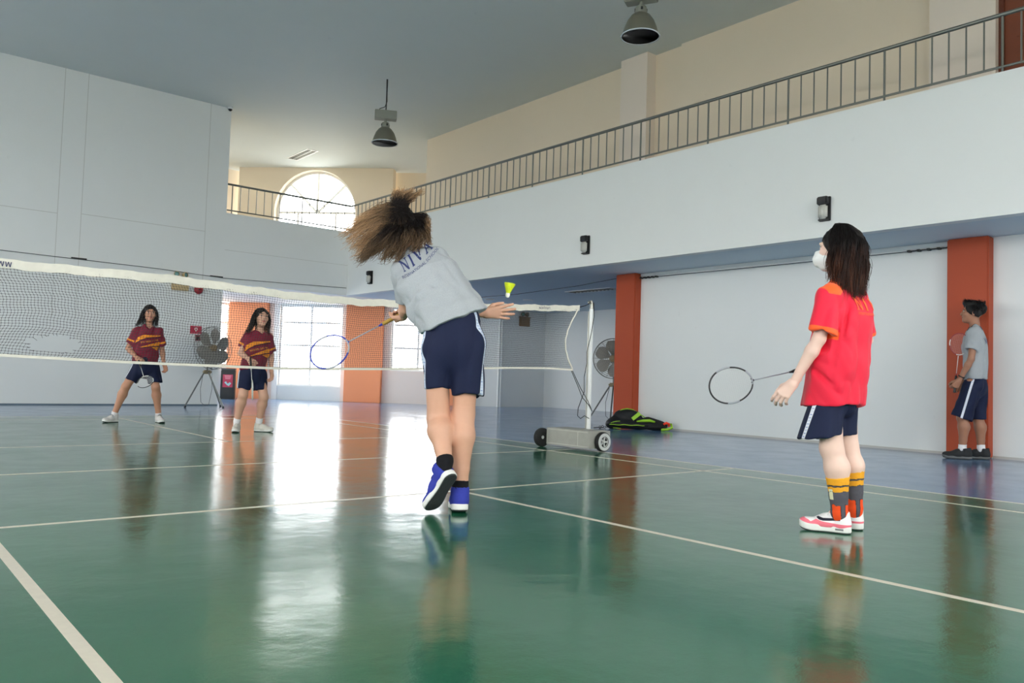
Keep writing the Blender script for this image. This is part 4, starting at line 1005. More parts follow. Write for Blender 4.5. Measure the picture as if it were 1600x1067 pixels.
# ------------------------------------------------------------------ footwear
def foot_frame(heel, fwd, up=(0, 0, 1)):
    x = nrm(fwd); up = nrm(A3(up)-x*(A3(up) @ x)); y = np.cross(up, x); return A3(heel), x, y, up
def shoe(parent, fr, L, m_up, m_sole, h=0.005, laces=None, sole_t=0.030, outsole=None, name='shoe', upper_attrs=None, low=0.0):
    """fr: heel point on the ground, forward, left, up"""
    O, X, Y, Z = fr; k = L/0.26
    def W(V):
        V = V*np.array((k, k, k)); V[:, 2] += 0.016*np.clip((V[:, 0]-0.70*L)/(0.30*L), 0, 1)**2
        return O+V[:, :1]*X+V[:, 1:2]*Y+V[:, 2:]*Z
    s = SDF()
    s.cone((0.045, 0, 0.045), (0.13, 0, 0.048), 0.036, 0.040, 0.02); s.cone((0.13, 0, 0.045), (0.205, 0.004, 0.030), 0.040, 0.036, 0.03, lat=(0, 1, 0), front=(0, 0, 1), flat=0.95)
    s.ell((0.208, 0.004, 0.030), (0.050, 0.043, 0.030), None, 0.02); s.ell((0.04, 0, 0.05), (0.038, 0.033, 0.05), None, 0.015)
    s.cone((0.050, 0, 0.05), (0.052, 0, 0.098-low), 0.043, 0.044, 0.015); s.cone((0.125, 0, 0.075), (0.094, 0, 0.112-low*0.6), 0.022, 0.018, 0.015)
    s.cone((0.050, 0, 0.082-low), (0.052, 0, 0.150), 0.036, 0.038, 0.004, 's'); s.cone((0.078, 0, 0.092-low), (0.088, 0, 0.150), 0.022, 0.026, 0.006, 's')
    s.cut((0, 0, sole_t-0.012), (0, 0, -1)); s.cut((0.06, 0, 0.108-low), (0.15, 0, 1))
    V, F = s.arrays(h); up = quads(name, W(V.copy()), F, m_up, parent, upper_attrs(V) if upper_attrs else None)
    def slab(z0, z1, gr, nm, m, hh=h):
        d = SDF()
        def fn(p):
            a = np.array((0.040, 0.0)); b = np.array((0.212, 0.004)); q = p[..., :2]; ba = b-a; t = np.clip(((q-a) @ ba)/(ba @ ba), 0, 1)
            w = np.interp(t, [0, 0.35, 0.6, 0.85, 1], [0.040, 0.036, 0.040, 0.047, 0.046])+gr; d2 = np.sqrt(((q-a-t[..., None]*ba)**2).sum(-1))-w
            dz = np.abs(p[..., 2]-(z0+z1)/2)-(z1-z0)/2; r = 0.004
            return np.sqrt(np.maximum(d2+r, 0)**2+np.maximum(dz+r, 0)**2)-r+np.minimum(np.maximum(d2, dz), 0)*0
        d._add(fn, (-0.01, -0.06, z0), (0.275, 0.06, z1), 0, 'u'); v, f = d.arrays(hh); return quads(nm, W(v), f, m, up)
    slab(0.006, sole_t, 0.0, 'midsole', m_sole); slab(0.0, 0.009, -0.003, 'outsole', outsole or M_TYRE)
    if laces:
        b = MB()
        for i in range(4):
            x = 0.175-0.022*i; z = 0.062+0.0135*i
            pts = [(x+0.006, -0.026, z-0.012), (x, -0.012, z+0.003), (x-0.004, 0.0, z+0.006), (x, 0.012, z+0.003), (x+0.006, 0.026, z-0.012)]
            b.tube([Vector(W(np.array([p]))[0]) for p in pts], 0.0028*k, 6)
        b.build('laces', laces, up, True)
    return up, W
def racket(name, label, end, axis, side, m_frame, m_grip, m_string, twotone=None, parts_r=0.0048):
    """lies along 'axis' from the grip end; 'side' spans the head's width"""
    A = Vector(nrm(axis)); B = Vector(side); B = (B-A*B.dot(A)).normalized(); C = A.cross(B); t = thing(name, label, 'racket', end, 0, 'badminton rackets')
    P = lambda a, b, c=0.0: A*a+B*b+C*c
    MB().tube([P(0, 0), P(0.004, 0), P(0.02, 0), P(0.17, 0), P(0.19, 0)], [0.014, 0.0155, 0.0135, 0.0125, 0.010], 10).build('grip', m_grip, t, True)
    MB().tube([P(0.185, 0), P(0.215, 0)], [0.010, 0.0045], 10).build('cone_cap', m_frame, t, True)
    MB().tube([P(0.21, 0), P(0.425, 0)], 0.0036, 8).build('shaft', twotone or m_frame, t, True)
    ca, ra, rb = 0.548, 0.122, 0.098
    b = MB(); n = 56; pts = [P(ca+ra*math.cos(2*math.pi*i/n), rb*math.sin(2*math.pi*i/n)*(1+0.05*math.cos(2*math.pi*i/n))) for i in range(n+1)]
    b.tube(pts, parts_r, 6, False); b.tube([P(0.418, 0), P(0.432, 0.012)], 0.0045, 6); b.tube([P(0.418, 0), P(0.432, -0.012)], 0.0045, 6)
    b.build('head_frame', m_frame, t, True)
    if twotone:
        for (i0, i1) in ((9, 15), (22, 30), (40, 45)): MB().tube(pts[i0:i1+1], parts_r+0.0007, 6).build('frame_decal', twotone, t, True)
    s = MB()
    for i in range(-10, 11):
        y = rb*0.98*i/10.6; w = ra*math.sqrt(max(0, 1-(y/rb)**2)); s.tube([P(ca-w, y), P(ca+w, y)], 0.00055, 3, False)
        x = ra*0.98*i/10.6; w = rb*math.sqrt(max(0, 1-(x/ra)**2)); s.tube([P(ca+x, -w, 0.0006), P(ca+x, w, 0.0006)], 0.00055, 3, False)
    so = s.build('strings', m_string, t); so['kind'] = 'stuff'
    return t
def drape(name, v2, f, origin, right, up, look, bvh, m, parent, lift=0.0035):
    """lays flat lettering onto a garment: origin/right/up span the text plane, look points into the cloth"""
    o, r, u, l = Vector(origin), Vector(right).normalized(), Vector(up).normalized(), Vector(look).normalized(); out = []
    for p in v2:
        q = o+r*p[0]+u*p[1]; hit = bvh.ray_cast(q-l*0.4, l)
        out.append((hit[0]-l*lift) if hit[0] is not None else q)
    return link_mesh(name, out, f, m, parent)
def bvh_of(ob):
    me = ob.data; return BVHTree.FromPolygons([v.co.copy() for v in me.vertices], [tuple(p.vertices) for p in me.polygons])
def serif_word(word, height, gap=0.28):
    """roman capitals N I V A with thick and thin strokes and serifs, as subdivided strips"""
    g = {'N': (0.86, [((.12, 0), (.12, 1), .05), ((.12, 1), (.74, 0), .13), ((.74, 0), (.74, 1), .05), ((0, 0), (.26, 0), .05), ((-.02, 1), (.2, 1), .05), ((.62, 1), (.88, 1), .05)]),
         'I': (0.30, [((.15, 0), (.15, 1), .13), ((0, 0), (.30, 0), .05), ((0, 1), (.30, 1), .05)]),
         'V': (0.86, [((.12, 1), (.46, 0), .13), ((.46, 0), (.76, 1), .06), ((0, 1), (.28, 1), .05), ((.64, 1), (.88, 1), .05)]),
         'A': (0.86, [((.1, 0), (.42, 1), .06), ((.42, 1), (.76, 0), .13), ((.24, .36), (.62, .36), .05), ((0, 0), (.22, 0), .05), ((.62, 0), (.9, 0), .05)])}
    V = []; F = []; x = 0
    for ch in word:
        w, st = g[ch]
        for a, b, t in st:
            a, b = Vector(a), Vector(b); d = (b-a).normalized(); p = Vector((-d.y, d.x))*(t*1.25+0.03)/2; n = 6; o = len(V)
            for i in range(n+1):
                c = a+(b-a)*i/n; V += [((c+p).x+x, (c+p).y), ((c-p).x+x, (c-p).y)]
            F += [(o+2*i, o+2*i+1, o+2*i+3, o+2*i+2) for i in range(n)]
        x += w+gap
    x -= gap
    return [((p[0]-x/2)*height, (p[1]-.5)*height, 0) for p in V], F
# ------------------------------------------------------------------ clothes
def shirt(parent, P, m, attrs=None, h=0.007, noise=()):
    """P: hem, hemn (outward hem normal), chest, neck, S, F, wh, wc, flat, shL, slL, shR, slR, rs (sleeve radii), rn (neck hole)"""
    S, F = P['S'], P['F']; hem, chest, neck = A3(P['hem']), A3(P['chest']), A3(P['neck']); T = nrm(chest-hem); fl = P.get('flat', 0.62); s = SDF()
    mid = hem*0.5+chest*0.5; wm = P.get('wm', (P['wh']+P['wc'])/2)
    s.cone(hem-T*0.08, mid, P['wh'], wm, 0.02, cuts=[(hem, P['hemn'])], lat=S, front=F, flat=fl); s.cone(mid, chest, wm, P['wc'], 0.03, lat=S, front=F, flat=fl)
    s.cone(chest, neck*0.8+chest*0.2, P['wc'], 0.088, 0.05, lat=S, front=F, flat=0.74)
    r0, r1 = P['rs']
    for q in 'LR':
        sh, sl = A3(P['sh'+q]), A3(P['sl'+q]); d = nrm(sl-sh)
        s.cone(neck*0.75+chest*0.25, sh, 0.064, r0*0.92, 0.045); s.cone(sh, sl+d*0.04, r0, r1, 0.03, cuts=[(sl, d)])
    for q in 'LR':
        sh, sl = A3(P['sh'+q]), A3(P['sl'+q]); d = nrm(sl-sh); s.cone(sl-d*0.012, sl+d*0.05, r1-0.030, r1-0.018, 0.002, 'c')
    U = nrm(neck-chest) if 'nu' not in P else nrm(P['nu'])
    s.cone(neck-U*0.02, neck+U*0.12, P['rn'], P['rn']+0.004, 0.006, 's')
    if P.get('vneck'):
        for q in (-1, 1): s.cone(neck+F*0.055+S*q*0.030+A3((0, 0, 0.03)), neck+F*0.115-A3((0, 0, P['vneck'])), 0.026, 0.004, 0.002, 'c')
        s.cone(neck+F*0.06+A3((0, 0, 0.02)), neck+F*0.115-A3((0, 0, P['vneck'])), 0.036, 0.006, 0.002, 'c')
    for f in noise: s.noise(f)
    V, Q = s.arrays(h); V = relax(V, Q, 1)
    return quads('shirt', V, Q, m, parent, attrs(V) if attrs else None)
def shorts(parent, P, m, h=0.007, noise=(), stripe=0.011):
    """P: waist, hipc, S, F, ww, wh, legs [(hip, hem centre, r0, r1, side)]"""
    S, F = P['S'], P['F']; s = SDF(); w, hc = A3(P['waist']), A3(P['hipc'])
    s.cone(w, hc, P['ww'], P['wh'], 0.03, lat=S, front=F, flat=P.get('flat', 0.72))
    for hip, hem, r0, r1, sd in P['legs']:
        hip, hem = A3(hip), A3(hem); d = nrm(hem-hip); n = nrm(P.get('hemn', d)); s.cone(hip, hem+d*0.06, r0, r1, 0.022, cuts=[(hem, n)], lat=S, front=F, flat=P.get('lflat', 1.0))
    for hip, hem, r0, r1, sd in P['legs']:
        hip, hem = A3(hip), A3(hem); d = nrm(hem-hip); s.cone(hem-d*0.0, hem+d*0.09, r1-0.030, r1-0.018, 0.002, 'c', lat=S, front=F, flat=P.get('lflat', 1.0))
    for f in noise: s.noise(f)
    V, Q = s.arrays(h); V = relax(V, Q, 1); st = np.full(len(V), -1.0)
    for hip, hem, r0, r1, sd in P['legs']:
        hip, hem = A3(hip), A3(hem); ba = hem-hip; t = np.clip((V-hip) @ ba/(ba @ ba), -0.6, 1.1); v = V-hip-t[:, None]*ba
        off = P.get('stripe_off', 0.0); val = stripe-np.abs(v @ F-off-P.get('stripe_lean', 0.0)*t); st = np.where((v @ S)*sd > 0.03, np.maximum(st, val), st)
    tape = st.copy(); dash = np.minimum(st-0.003, 0.0022-np.abs(np.mod(V[:, 2]*1.0, 0.016)-0.008)-0.0)   # small repeated mark woven into the tape
    return quads('shorts', V, Q, m, parent, dict(stripe=tape, mark=dash))
def shorts_mat(name, stripe_col, mark_col): return layered(name, (22, 30, 58), [('stripe', stripe_col), ('mark', mark_col)], 0.75, 0.2, 300, 0.08, 60)
def sock(parent, J, q, lg, ztop, m, h=0.005, attrs=None, extra=0.0048):
    """stocking over the leg of side q up to height ztop"""
    kn, an = A3(J['kn'+q]), A3(J['an'+q]); bk = nrm(J.get('back'+q, -nrm(J['F']))); cf = kn*0.70+an*0.30+bk*0.014; lo = kn*0.28+an*0.72+bk*0.006; d = nrm(an-lo); s = SDF()
    u = nrm(kn-an); top = an+u*(ztop-an[2])/u[2]; cu = [(top, u)]
    s.cone(cf, lo, 0.0545*lg+extra, 0.036*lg+extra, 0.02, cuts=cu); s.cone(lo, an, 0.036*lg+extra, 0.034*lg+extra*0.6, 0.015, cuts=cu); s.cone(an, an+d*0.05, 0.034*lg+extra*0.5, 0.032, 0.01, cuts=cu)
    s.noise(folds(0.0010, np.cross(u, (0.2, 1, 0.1)), 90, 14, 1.0))
    V, Q = s.arrays(h); return quads('sock', V, Q, m, parent, attrs(V) if attrs else None)
def finish_body(parent, parts, fr, m):
    V, Q = merge(parts); a = face_attrs(V, fr); return quads('body', V, Q, m, parent, a)
def rot_person(deg): return math.radians(deg)
M_INK_NAVY = mat('navy_shirt_print', (40, 52, 104), 0.7)
M_INK_ORANGE = mat('orange_shirt_print', (240, 100, 40), 0.6)
M_INK_GOLD = mat('gold_shirt_print', (206, 128, 40), 0.6)
M_GREY_SHIRT = layered('grey_melange_jersey', (160, 165, 168), [('collar', (30, 34, 52))], 0.9, 0.35, 420, 0.17, 200, 0.1)
M_BLK_SOCK = layered('black_sock', (22, 22, 26), [], 0.9, 0.3, 300)
M_WHT_SOCK = layered('white_sock', (226, 224, 226), [], 0.9, 0.3, 300)

# ================================================================== the player smashing, seen from behind
pa = thing('person', 'player in grey shirt with hair flying, swinging a racket, seen from behind', 'person', (-0.482, -2.65, 0), rot_person(-36.66))
hem = A3((-0.063, 0.01, 1.036)); neckA = A3((-0.352, 0.33, 1.462)); S = nrm((0.918, 0.05, 0.397)); T = nrm(neckA-hem); F = nrm(np.cross(T, S)); S = nrm(np.cross(F, T))
J = dict(F=(-0.2, 0.98, 0), pelvis=(-0.075, 0.02, 0.99), chest=(-0.23, 0.19, 1.28), neck=(-0.352, 0.33, 1.46), shL=(-0.385, 0.25, 1.325), elL=(-0.362, 0.33, 1.125), wrL=(-0.380, 0.45, 1.088),
         shR=(-0.185, 0.28, 1.435), elR=(-0.02, 0.40, 1.22), wrR=(0.105, 0.22, 1.108), hipL=(-0.155, 0.0, 0.88), knL=(-0.134, 0.035, 0.50), anL=(-0.088, -0.10, 0.285),
         hipR=(0.02, 0.0, 0.93), knR=(0.003, 0.035, 0.535), anR=(-0.002, 0.0, 0.125), backL=(0, -1, 0.2), backR=(0, -1, 0))
head, fr = head_sdf((-0.405, 0.45, 1.615), (-0.55, 0.80, -0.20), (-0.25, 0.10, 0.95), J['neck'], 0.046)
AX = nrm((-0.867, 0.0, -0.498))
finish_body(pa, [body_mesh(J, 1.0, 0.007, 1.25), head.arrays(0.006),
                 hand_sdf(J['wrL'], (-0.28, 0.95, -0.10), (-0.498, -0.1, 0.867), -1, FIST, 0.02, 1.02, (0.2, 0.7), True).arrays(0.0036),
                 hand_sdf(J['wrR'], (1, -0.05, 0.08), (0.0, 1, 0.15), 1, OPEN, 0.13, 1.02, (0.35, 0.1)).arrays(0.0036)], fr, skin_mat('warm_tan_skin', (206, 158, 132), (176, 106, 96)))
hem_up = A3((-0.397, 0.05, 0.918)); mask_low = lambda p: 1/(1+np.exp((p[:, 2]-1.30)*30))*np.clip(((p-hem) @ hem_up-0.01)/0.07, 0, 1)
def at(V):
    nk = A3((-0.352, 0.33, 1.462)); u = nrm(nk-A3((-0.23, 0.19, 1.28))); q = V-nk; ax = q @ u; rad = np.sqrt(np.maximum((q*q).sum(1)-ax**2, 0)); return dict(collar=np.minimum(0.073-rad, ax+0.055))
sh_a = shirt(pa, dict(hem=hem, hemn=(0.397, -0.05, -0.918), chest=(-0.225, 0.185, 1.275), neck=neckA, S=S, F=F, wh=0.205, wm=0.198, wc=0.188, flat=0.66, shL=(-0.378, 0.25, 1.325), slL=(-0.366, 0.305, 1.150),
             shR=(-0.19, 0.27, 1.425), slR=(-0.09, 0.37, 1.28), rs=(0.070, 0.056), rn=0.060), M_GREY_SHIRT, at, 0.006,
             [folds(0.012, (0.9, 0.1, 0.5), 12, 2.6, 0.0, mask_low), folds(0.007, (-0.4, 0.3, 0.85), 16, 4, 5.0),
              crease((-0.385, 0.17, 1.30), (-0.30, 0.05, 1.12), 0.016, 0.012), crease((-0.28, 0.05, 1.15), (-0.13, -0.02, 1.26), 0.016, 0.014), crease((-0.29, 0.04, 1.10), (-0.12, -0.08, 1.12), 0.018, 0.013),
              crease((-0.29, 0.02, 1.07), (-0.19, -0.08, 1.00), 0.016, 0.015), crease((0.05, -0.03, 1.30), (-0.12, -0.10, 1.10), 0.018, 0.013), crease((-0.25, -0.02, 1.24), (-0.30, 0.05, 1.16), 0.008, 0.010)])
bv = bvh_of(sh_a); lk = (-0.05, 0.93, 0.35)
v, f = serif_word('NIVA', 0.056); tr = (0.164, 0.03, 0.140); tu = (-0.62, 0.3, 0.72)
drape('lettering', v, f, (-0.302, 0.20, 1.428), tr, tu, lk, bv, M_INK_NAVY, sh_a); v, f = text_verts('INTERNATIONAL SCHOOL', 0.0215)
drape('lettering', v, f, (-0.272, 0.18, 1.386), tr, tu, lk, bv, M_INK_NAVY, sh_a)
Sh = nrm((0.93, 0, 0.30)); Fh = A3((0, 1, 0))
so_a = shorts(pa, dict(waist=(-0.075, 0.01, 1.01), hipc=(-0.070, 0.01, 0.90), S=Sh, F=Fh, ww=0.165, wh=0.172, flat=0.74, hemn=(0.02, -0.1, -1), legs=[((-0.145, 0.0, 0.88), (-0.148, 0.01, 0.660), 0.096, 0.068, -1), ((0.015, 0.0, 0.90), (0.022, 0.012, 0.632), 0.100, 0.086, 1)], stripe_off=-0.035),
       shorts_mat('navy_shorts_pale_tape', (196, 206, 222), (120, 140, 190)), 0.006, [folds(0.010, (0.2, 0, 1), 13, 3, 2.0), crease((-0.06, -0.12, 0.95), (-0.065, -0.08, 0.66), 0.024, 0.020), crease((-0.05, -0.13, 0.80), (0.06, -0.12, 0.92), 0.006, 0.016)])
M_SHOE_BLUE = layered('royal_blue_knit', (52, 62, 156), [], 0.8, 0.35, 260, 0.12, 90)
M_SOLE_W = mat('white_foam_sole', (224, 224, 220), 0.55); M_SOLE_D = mat('dark_rubber_outsole', (44, 48, 48), 0.7, bump=0.3, bscale=120)
fR = foot_frame((0.0, -0.07, 0.014), (-0.03, 0.985, -0.10), (0, 0.10, 1)); shoe(pa, fR, 0.305, M_SHOE_BLUE, M_SOLE_W, 0.0045, M_BLACK, 0.036, M_SOLE_D)
fL = foot_frame((-0.036, -0.165, 0.225), (-0.40, 0.42, -0.76), (-0.45, 0.62, 0.58)); shoe(pa, fL, 0.290, M_SHOE_BLUE, M_SOLE_W, 0.0045, M_BLACK, 0.036, M_SOLE_D)
sock(pa, J, 'R', 1.25, 0.172, M_BLK_SOCK); sock(pa, J, 'L', 1.25, 0.300, M_BLK_SOCK)
HM_A = hair_mat('brown_hair_with_blond_ends', (20, 14, 12), (222, 178, 132))
scalp('hair_cap', fr, pa, HM_A, -0.09, 0.05, 0.012)
HC = A3((-0.405, 0.42, 1.61)); G = []
rs_ = np.random.RandomState(3)
for i in range(17):     # the mass streaming out to the side
    k = i/16; st = HC+A3((0.03-0.02*k, -0.08, 0.10-0.19*k)); en = A3((-0.765+0.10*k+0.05*rs_.rand(), 0.30+0.1*rs_.rand(), 1.565-0.115*k+0.025*rs_.randn()))
    md = st*0.5+en*0.5+A3((0, -0.03, 0.062-0.045*k)); G.append(([st, st*0.72+md*0.28+A3((-0.01, -0.03, 0.02)), md, en], 0.034, 0.032, 40, 0.020, 0.95-0.25*k))
for i in range(11):     # locks falling over the nape and lifting at the ends
    k = i/10; st = HC+A3((-0.04+0.13*k, -0.09, 0.02)); en = A3((-0.60+0.33*k, 0.20+0.03*rs_.rand(), 1.385+0.10*k+0.02*rs_.randn()))
    G.append(([st, st*0.6+en*0.4+A3((0.01, -0.05, 0.01)), en+A3((0.01, -0.02, 0.03)), en+A3((-0.03, 0, -0.012))], 0.034, 0.024, 46, 0.018, 0.35))
for i in range(7):      # the tuft thrown upwards
    k = i/6; st = HC+A3((-0.02+0.02*k, -0.03, 0.09)); en = A3((-0.455+0.135*k, 0.38, 1.835+0.05*rs_.rand()-0.06*abs(k-0.3))); G.append(([st, st*0.55+en*0.45+A3((-0.018+0.01*k, 0, 0.02)), en+A3((0.0, 0, -0.015)), en+A3((0.05*(k-0.2), 0, 0.012))], 0.03, 0.014, 26, 0.010, 0.85))
for i in range(6):      # wisps on the near side of the head
    k = i/5; st = HC+A3((0.05, -0.03, 0.08-0.05*k)); en = A3((-0.26+0.02*rs_.rand(), 0.35, 1.66-0.12*k)); G.append(([st, st*0.5+en*0.5+A3((0.035, 0, 0.02)), en, en+A3((0.012, 0, -0.03))], 0.02, 0.014, 20, 0.010, 0.7))
for i in range(5):
    k = i/4; G.append(([HC+A3((-0.02, -0.10, 0.06)), HC+A3((-0.05+0.05*k, -0.12, 0.03)), HC+A3((-0.10+0.12*k, -0.13, -0.05)), HC+A3((-0.15+0.2*k, -0.12, -0.10))], 0.045, 0.034, 55, 0.020, 0.45))
hair_locks('hair', [(p, a, b, int(n*1.9), c_, d_) for p, a, b, n, c_, d_ in G], pa, HM_A, 5, 14, 0.0018)
def in_person(p, loc, deg):
    a = math.radians(deg); return (loc[0]+p[0]*math.cos(a)-p[1]*math.sin(a), loc[1]+p[0]*math.sin(a)+p[1]*math.cos(a), p[2])
def dir_person(d, deg):
    a = math.radians(deg); return (d[0]*math.cos(a)-d[1]*math.sin(a), d[0]*math.sin(a)+d[1]*math.cos(a), d[2])
M_STR = mat('white_string', (214, 216, 212), 0.4)
grip_c = A3(J['wrL'])+nrm((-0.28, 0.95, -0.10))*0.070+nrm((-0.498, -0.1, 0.867))*0.022
racket('racket', 'blue-framed racket with yellow grip swung by the smashing player', in_person(grip_c-AX*0.075, pa.location, -36.66), dir_person(AX, -36.66), dir_person((0.48, -0.2, -0.85), -36.66),
       mat('blue_racket_frame', (44, 62, 170), 0.3), mat('mustard_grip_tape', (176, 140, 60), 0.7), M_STR, mat('silver_racket_paint', (168, 172, 180), 0.3))

# ================================================================== the masked player waiting with a racket
pb_loc, pb_deg = (0.826, -4.094, 0), -62.0
pb = thing('person', 'player in red shirt and white face mask standing with a racket held low', 'person', pb_loc, rot_person(pb_deg))
F = nrm((-0.88, 0.47, 0)); S = nrm((0.47, 0.88, 0))
J = dict(F=F, pelvis=(-0.01, 0.03, 0.80), chest=(0.035, 0.03, 1.10), neck=(0.035, 0.025, 1.285), shL=(-0.028, -0.115, 1.215), elL=(-0.078, -0.135, 0.985), wrL=(-0.198, -0.10, 0.760),
         shR=(0.105, 0.155, 1.225), elR=(0.150, 0.20, 1.0), wrR=(-0.045, 0.27, 0.90), hipL=(-0.035, -0.045, 0.76), knL=(-0.012, -0.02, 0.43), anL=(0.028, -0.002, 0.10),
         hipR=(0.035, 0.10, 0.76), knR=(0.062, 0.135, 0.43), anR=(0.102, 0.155, 0.11), backL=(0.9, -0.1, 0), backR=(0.7, -0.5, 0))
head, fr = head_sdf((0.012, 0.02, 1.462), (-0.95, 0.30, 0.03), (0, 0, 1), J['neck'], 0.043)
AX = nrm((-0.80, -0.36, -0.22)); g_end = A3((-0.419, 0.14, 0.768))-AX*0.42
finish_body(pb, [body_mesh(J, 0.95, 0.007, 1.12), head.arrays(0.005),
                 hand_sdf(J['wrL'], (-0.62, 0.0, -0.78), (0.25, 0.95, -0.1), -1, RELAX, 0.12, 1.0, (0.25, 0.3)).arrays(0.0036),
                 hand_sdf(J['wrR'], (-0.3, 0.75, -0.45), (0.2, -0.3, -0.9), 1, FIST, 0.02, 0.98, (0.2, 0.7), True).arrays(0.0045)], fr, skin_mat('fair_skin', (228, 194, 178), (196, 120, 112)))
def bt(V):
    z = V[:, 2]; fz = (V-A3(J['chest'])) @ F; sz = (V-A3(J['chest'])) @ S
    yoke = np.minimum(np.minimum(z-1.222, fz+0.028), 0.185-np.abs(sz)); yoke = np.maximum(yoke, np.minimum(np.minimum(z-1.206+0.12*V[:, 0], 0.030-V[:, 0]+0.4*(z-1.225)), np.minimum(0.03-V[:, 1], sz+0.215))); nk = A3((0.035, 0.025, 1.30)); q = V-nk; rad = np.sqrt((q[:, :2]**2).sum(1))
    col = np.minimum(0.072-rad, z-1.235); cuff = np.full(len(V), -1.0)
    for a, b in ((A3((-0.030, -0.115, 1.205)), A3((-0.066, -0.145, 1.008))), (A3((0.10, 0.155, 1.215)), A3((0.142, 0.205, 1.01)))):
        d = nrm(b-a); ax = (V-a) @ d; v = V-a-ax[:, None]*d; rr = np.sqrt((v*v).sum(1)); cuff = np.maximum(cuff, np.minimum(np.minimum(ax-(np.linalg.norm(b-a)-0.026), np.linalg.norm(b-a)+0.012-ax), np.minimum(0.095-rr, np.abs(sz)-0.15)))
    return dict(trim=np.maximum(np.maximum(yoke, col), cuff))
M_RED_SHIRT = layered('bright_red_jersey', (226, 30, 60), [('trim', (252, 96, 38))], 0.6, 0.15, 500, 0.05, 200, 0.15)
sh_b = shirt(pb, dict(hem=(-0.012, 0.035, 0.640), hemn=(0.06, 0, -1), chest=(0.034, 0.03, 1.10), neck=(0.035, 0.025, 1.292), S=S, F=F, wh=0.186, wm=0.168, wc=0.160, flat=0.88, shL=(-0.030, -0.110, 1.195), slL=(-0.066, -0.145, 1.008),
             shR=(0.10, 0.15, 1.205), slR=(0.142, 0.205, 1.01), rs=(0.070, 0.078), rn=0.056, nu=(0, 0, 1)), M_RED_SHIRT, bt, 0.006,
             [folds(0.013, (0.1, 0, 1), 11, 1.8, 0.4), folds(0.006, (-0.6, 0.2, 0.7), 16, 4, 7.0), crease((0.02, -0.14, 1.14), (-0.02, -0.14, 0.80), 0.022, 0.013), crease((0.0, -0.15, 0.74), (-0.13, -0.08, 0.86), 0.018, 0.014),
              crease((0.06, -0.10, 1.17), (0.03, -0.13, 0.98), 0.018, 0.010), crease((-0.06, -0.15, 0.88), (0.02, -0.16, 0.70), 0.009, 0.014), crease((0.11, -0.06, 1.05), (0.10, -0.08, 0.74), 0.007, 0.016)])
bv = bvh_of(sh_b); lk = -F*-1.0; bdir = F
v, f = serif_word('NIVA', 0.060); r_ = S; drape('lettering', v, f, A3((0.16, 0.0, 1.168))-F*0.1, r_, (0, 0, 1), bdir, bv, M_INK_ORANGE, sh_b)
v, f = text_verts('international school', 0.027); drape('lettering', v, f, A3((0.16, 0.0, 1.120))-F*0.1, r_, (0, 0, 1), bdir, bv, M_INK_ORANGE, sh_b)
bd = [[-0.014, -0.018], [0.014, -0.018], [0.014, 0.018], [-0.014, 0.018]]     # crest on the chest
drape('crest', [(p[0], p[1], 0) for p in bd], [(0, 1, 2, 3)], A3((-0.12, 0.0, 1.03))-S*0.07, -S, (0, 0, 1), -F, bv, mat('crest_green_blue', (40, 96, 120), 0.6), sh_b)
shorts(pb, dict(waist=(-0.005, 0.03, 0.78), hipc=(-0.012, 0.03, 0.70), S=S, F=F, ww=0.135, wh=0.140, flat=0.86, hemn=(0.16, 0, -1), legs=[((-0.025, -0.030, 0.76), (-0.070, -0.040, 0.480), 0.076, 0.120, -1), ((0.035, 0.095, 0.76), (0.012, 0.12, 0.480), 0.076, 0.108, 1)], stripe_off=0.0, stripe_lean=0.03),
       shorts_mat('navy_shorts_white_tape', (216, 220, 230), (110, 130, 186)), 0.006, [folds(0.009, (0.15, 0, 1), 14, 3, 3.0)])
def sock_b(an, top):
    an, top = A3(an), A3(top)
    def fn(V):
        d = nrm(top-an); L = np.linalg.norm(top-an); t = (V-an) @ d/L; q = V-an-((V-an) @ d)[:, None]*d; th = np.arctan2(q[:, 1], q[:, 0]); w = 0.012*np.sin(th*5)+0.006*np.sin(th*11)
        grey = np.minimum(0.66+w-t, 1)*L; band = (0.018-np.abs(t-0.80-w*0.5))*L; red = np.minimum((0.34+w*1.5-t)*L, (np.abs(np.mod(th/1.57+0.2, 1)-0.5)-0.16)*0.06)
        cream = np.minimum((0.15-np.abs(t-0.60-0.0)*1.2)*L*0.5, (0.28-np.abs(th+2.3))*0.03); ink = 0.0016-np.minimum(np.abs(grey), np.abs(red)); ink = np.where(t < 0.72, ink, -1)
        return dict(grey=np.maximum(grey, band), red=red, cream=cream, ink=np.maximum(ink, 0.0016-np.abs(np.abs(band)-0.0)))
    return fn
M_SOCKB = layered('patterned_sock', (238, 168, 44), [('grey', (84, 84, 92)), ('cream', (226, 222, 186)), ('red', (238, 82, 34)), ('ink', (34, 34, 40))], 0.85, 0.3, 300)
for q, an, tp in (('L', (0.028, 0.0, 0.075), (0.012, -0.004, 0.285)), ('R', (0.102, 0.155, 0.085), (0.085, 0.148, 0.313))):
    sock(pb, J, q, 1.12, tp[2], M_SOCKB, 0.0045, sock_b(an, tp))
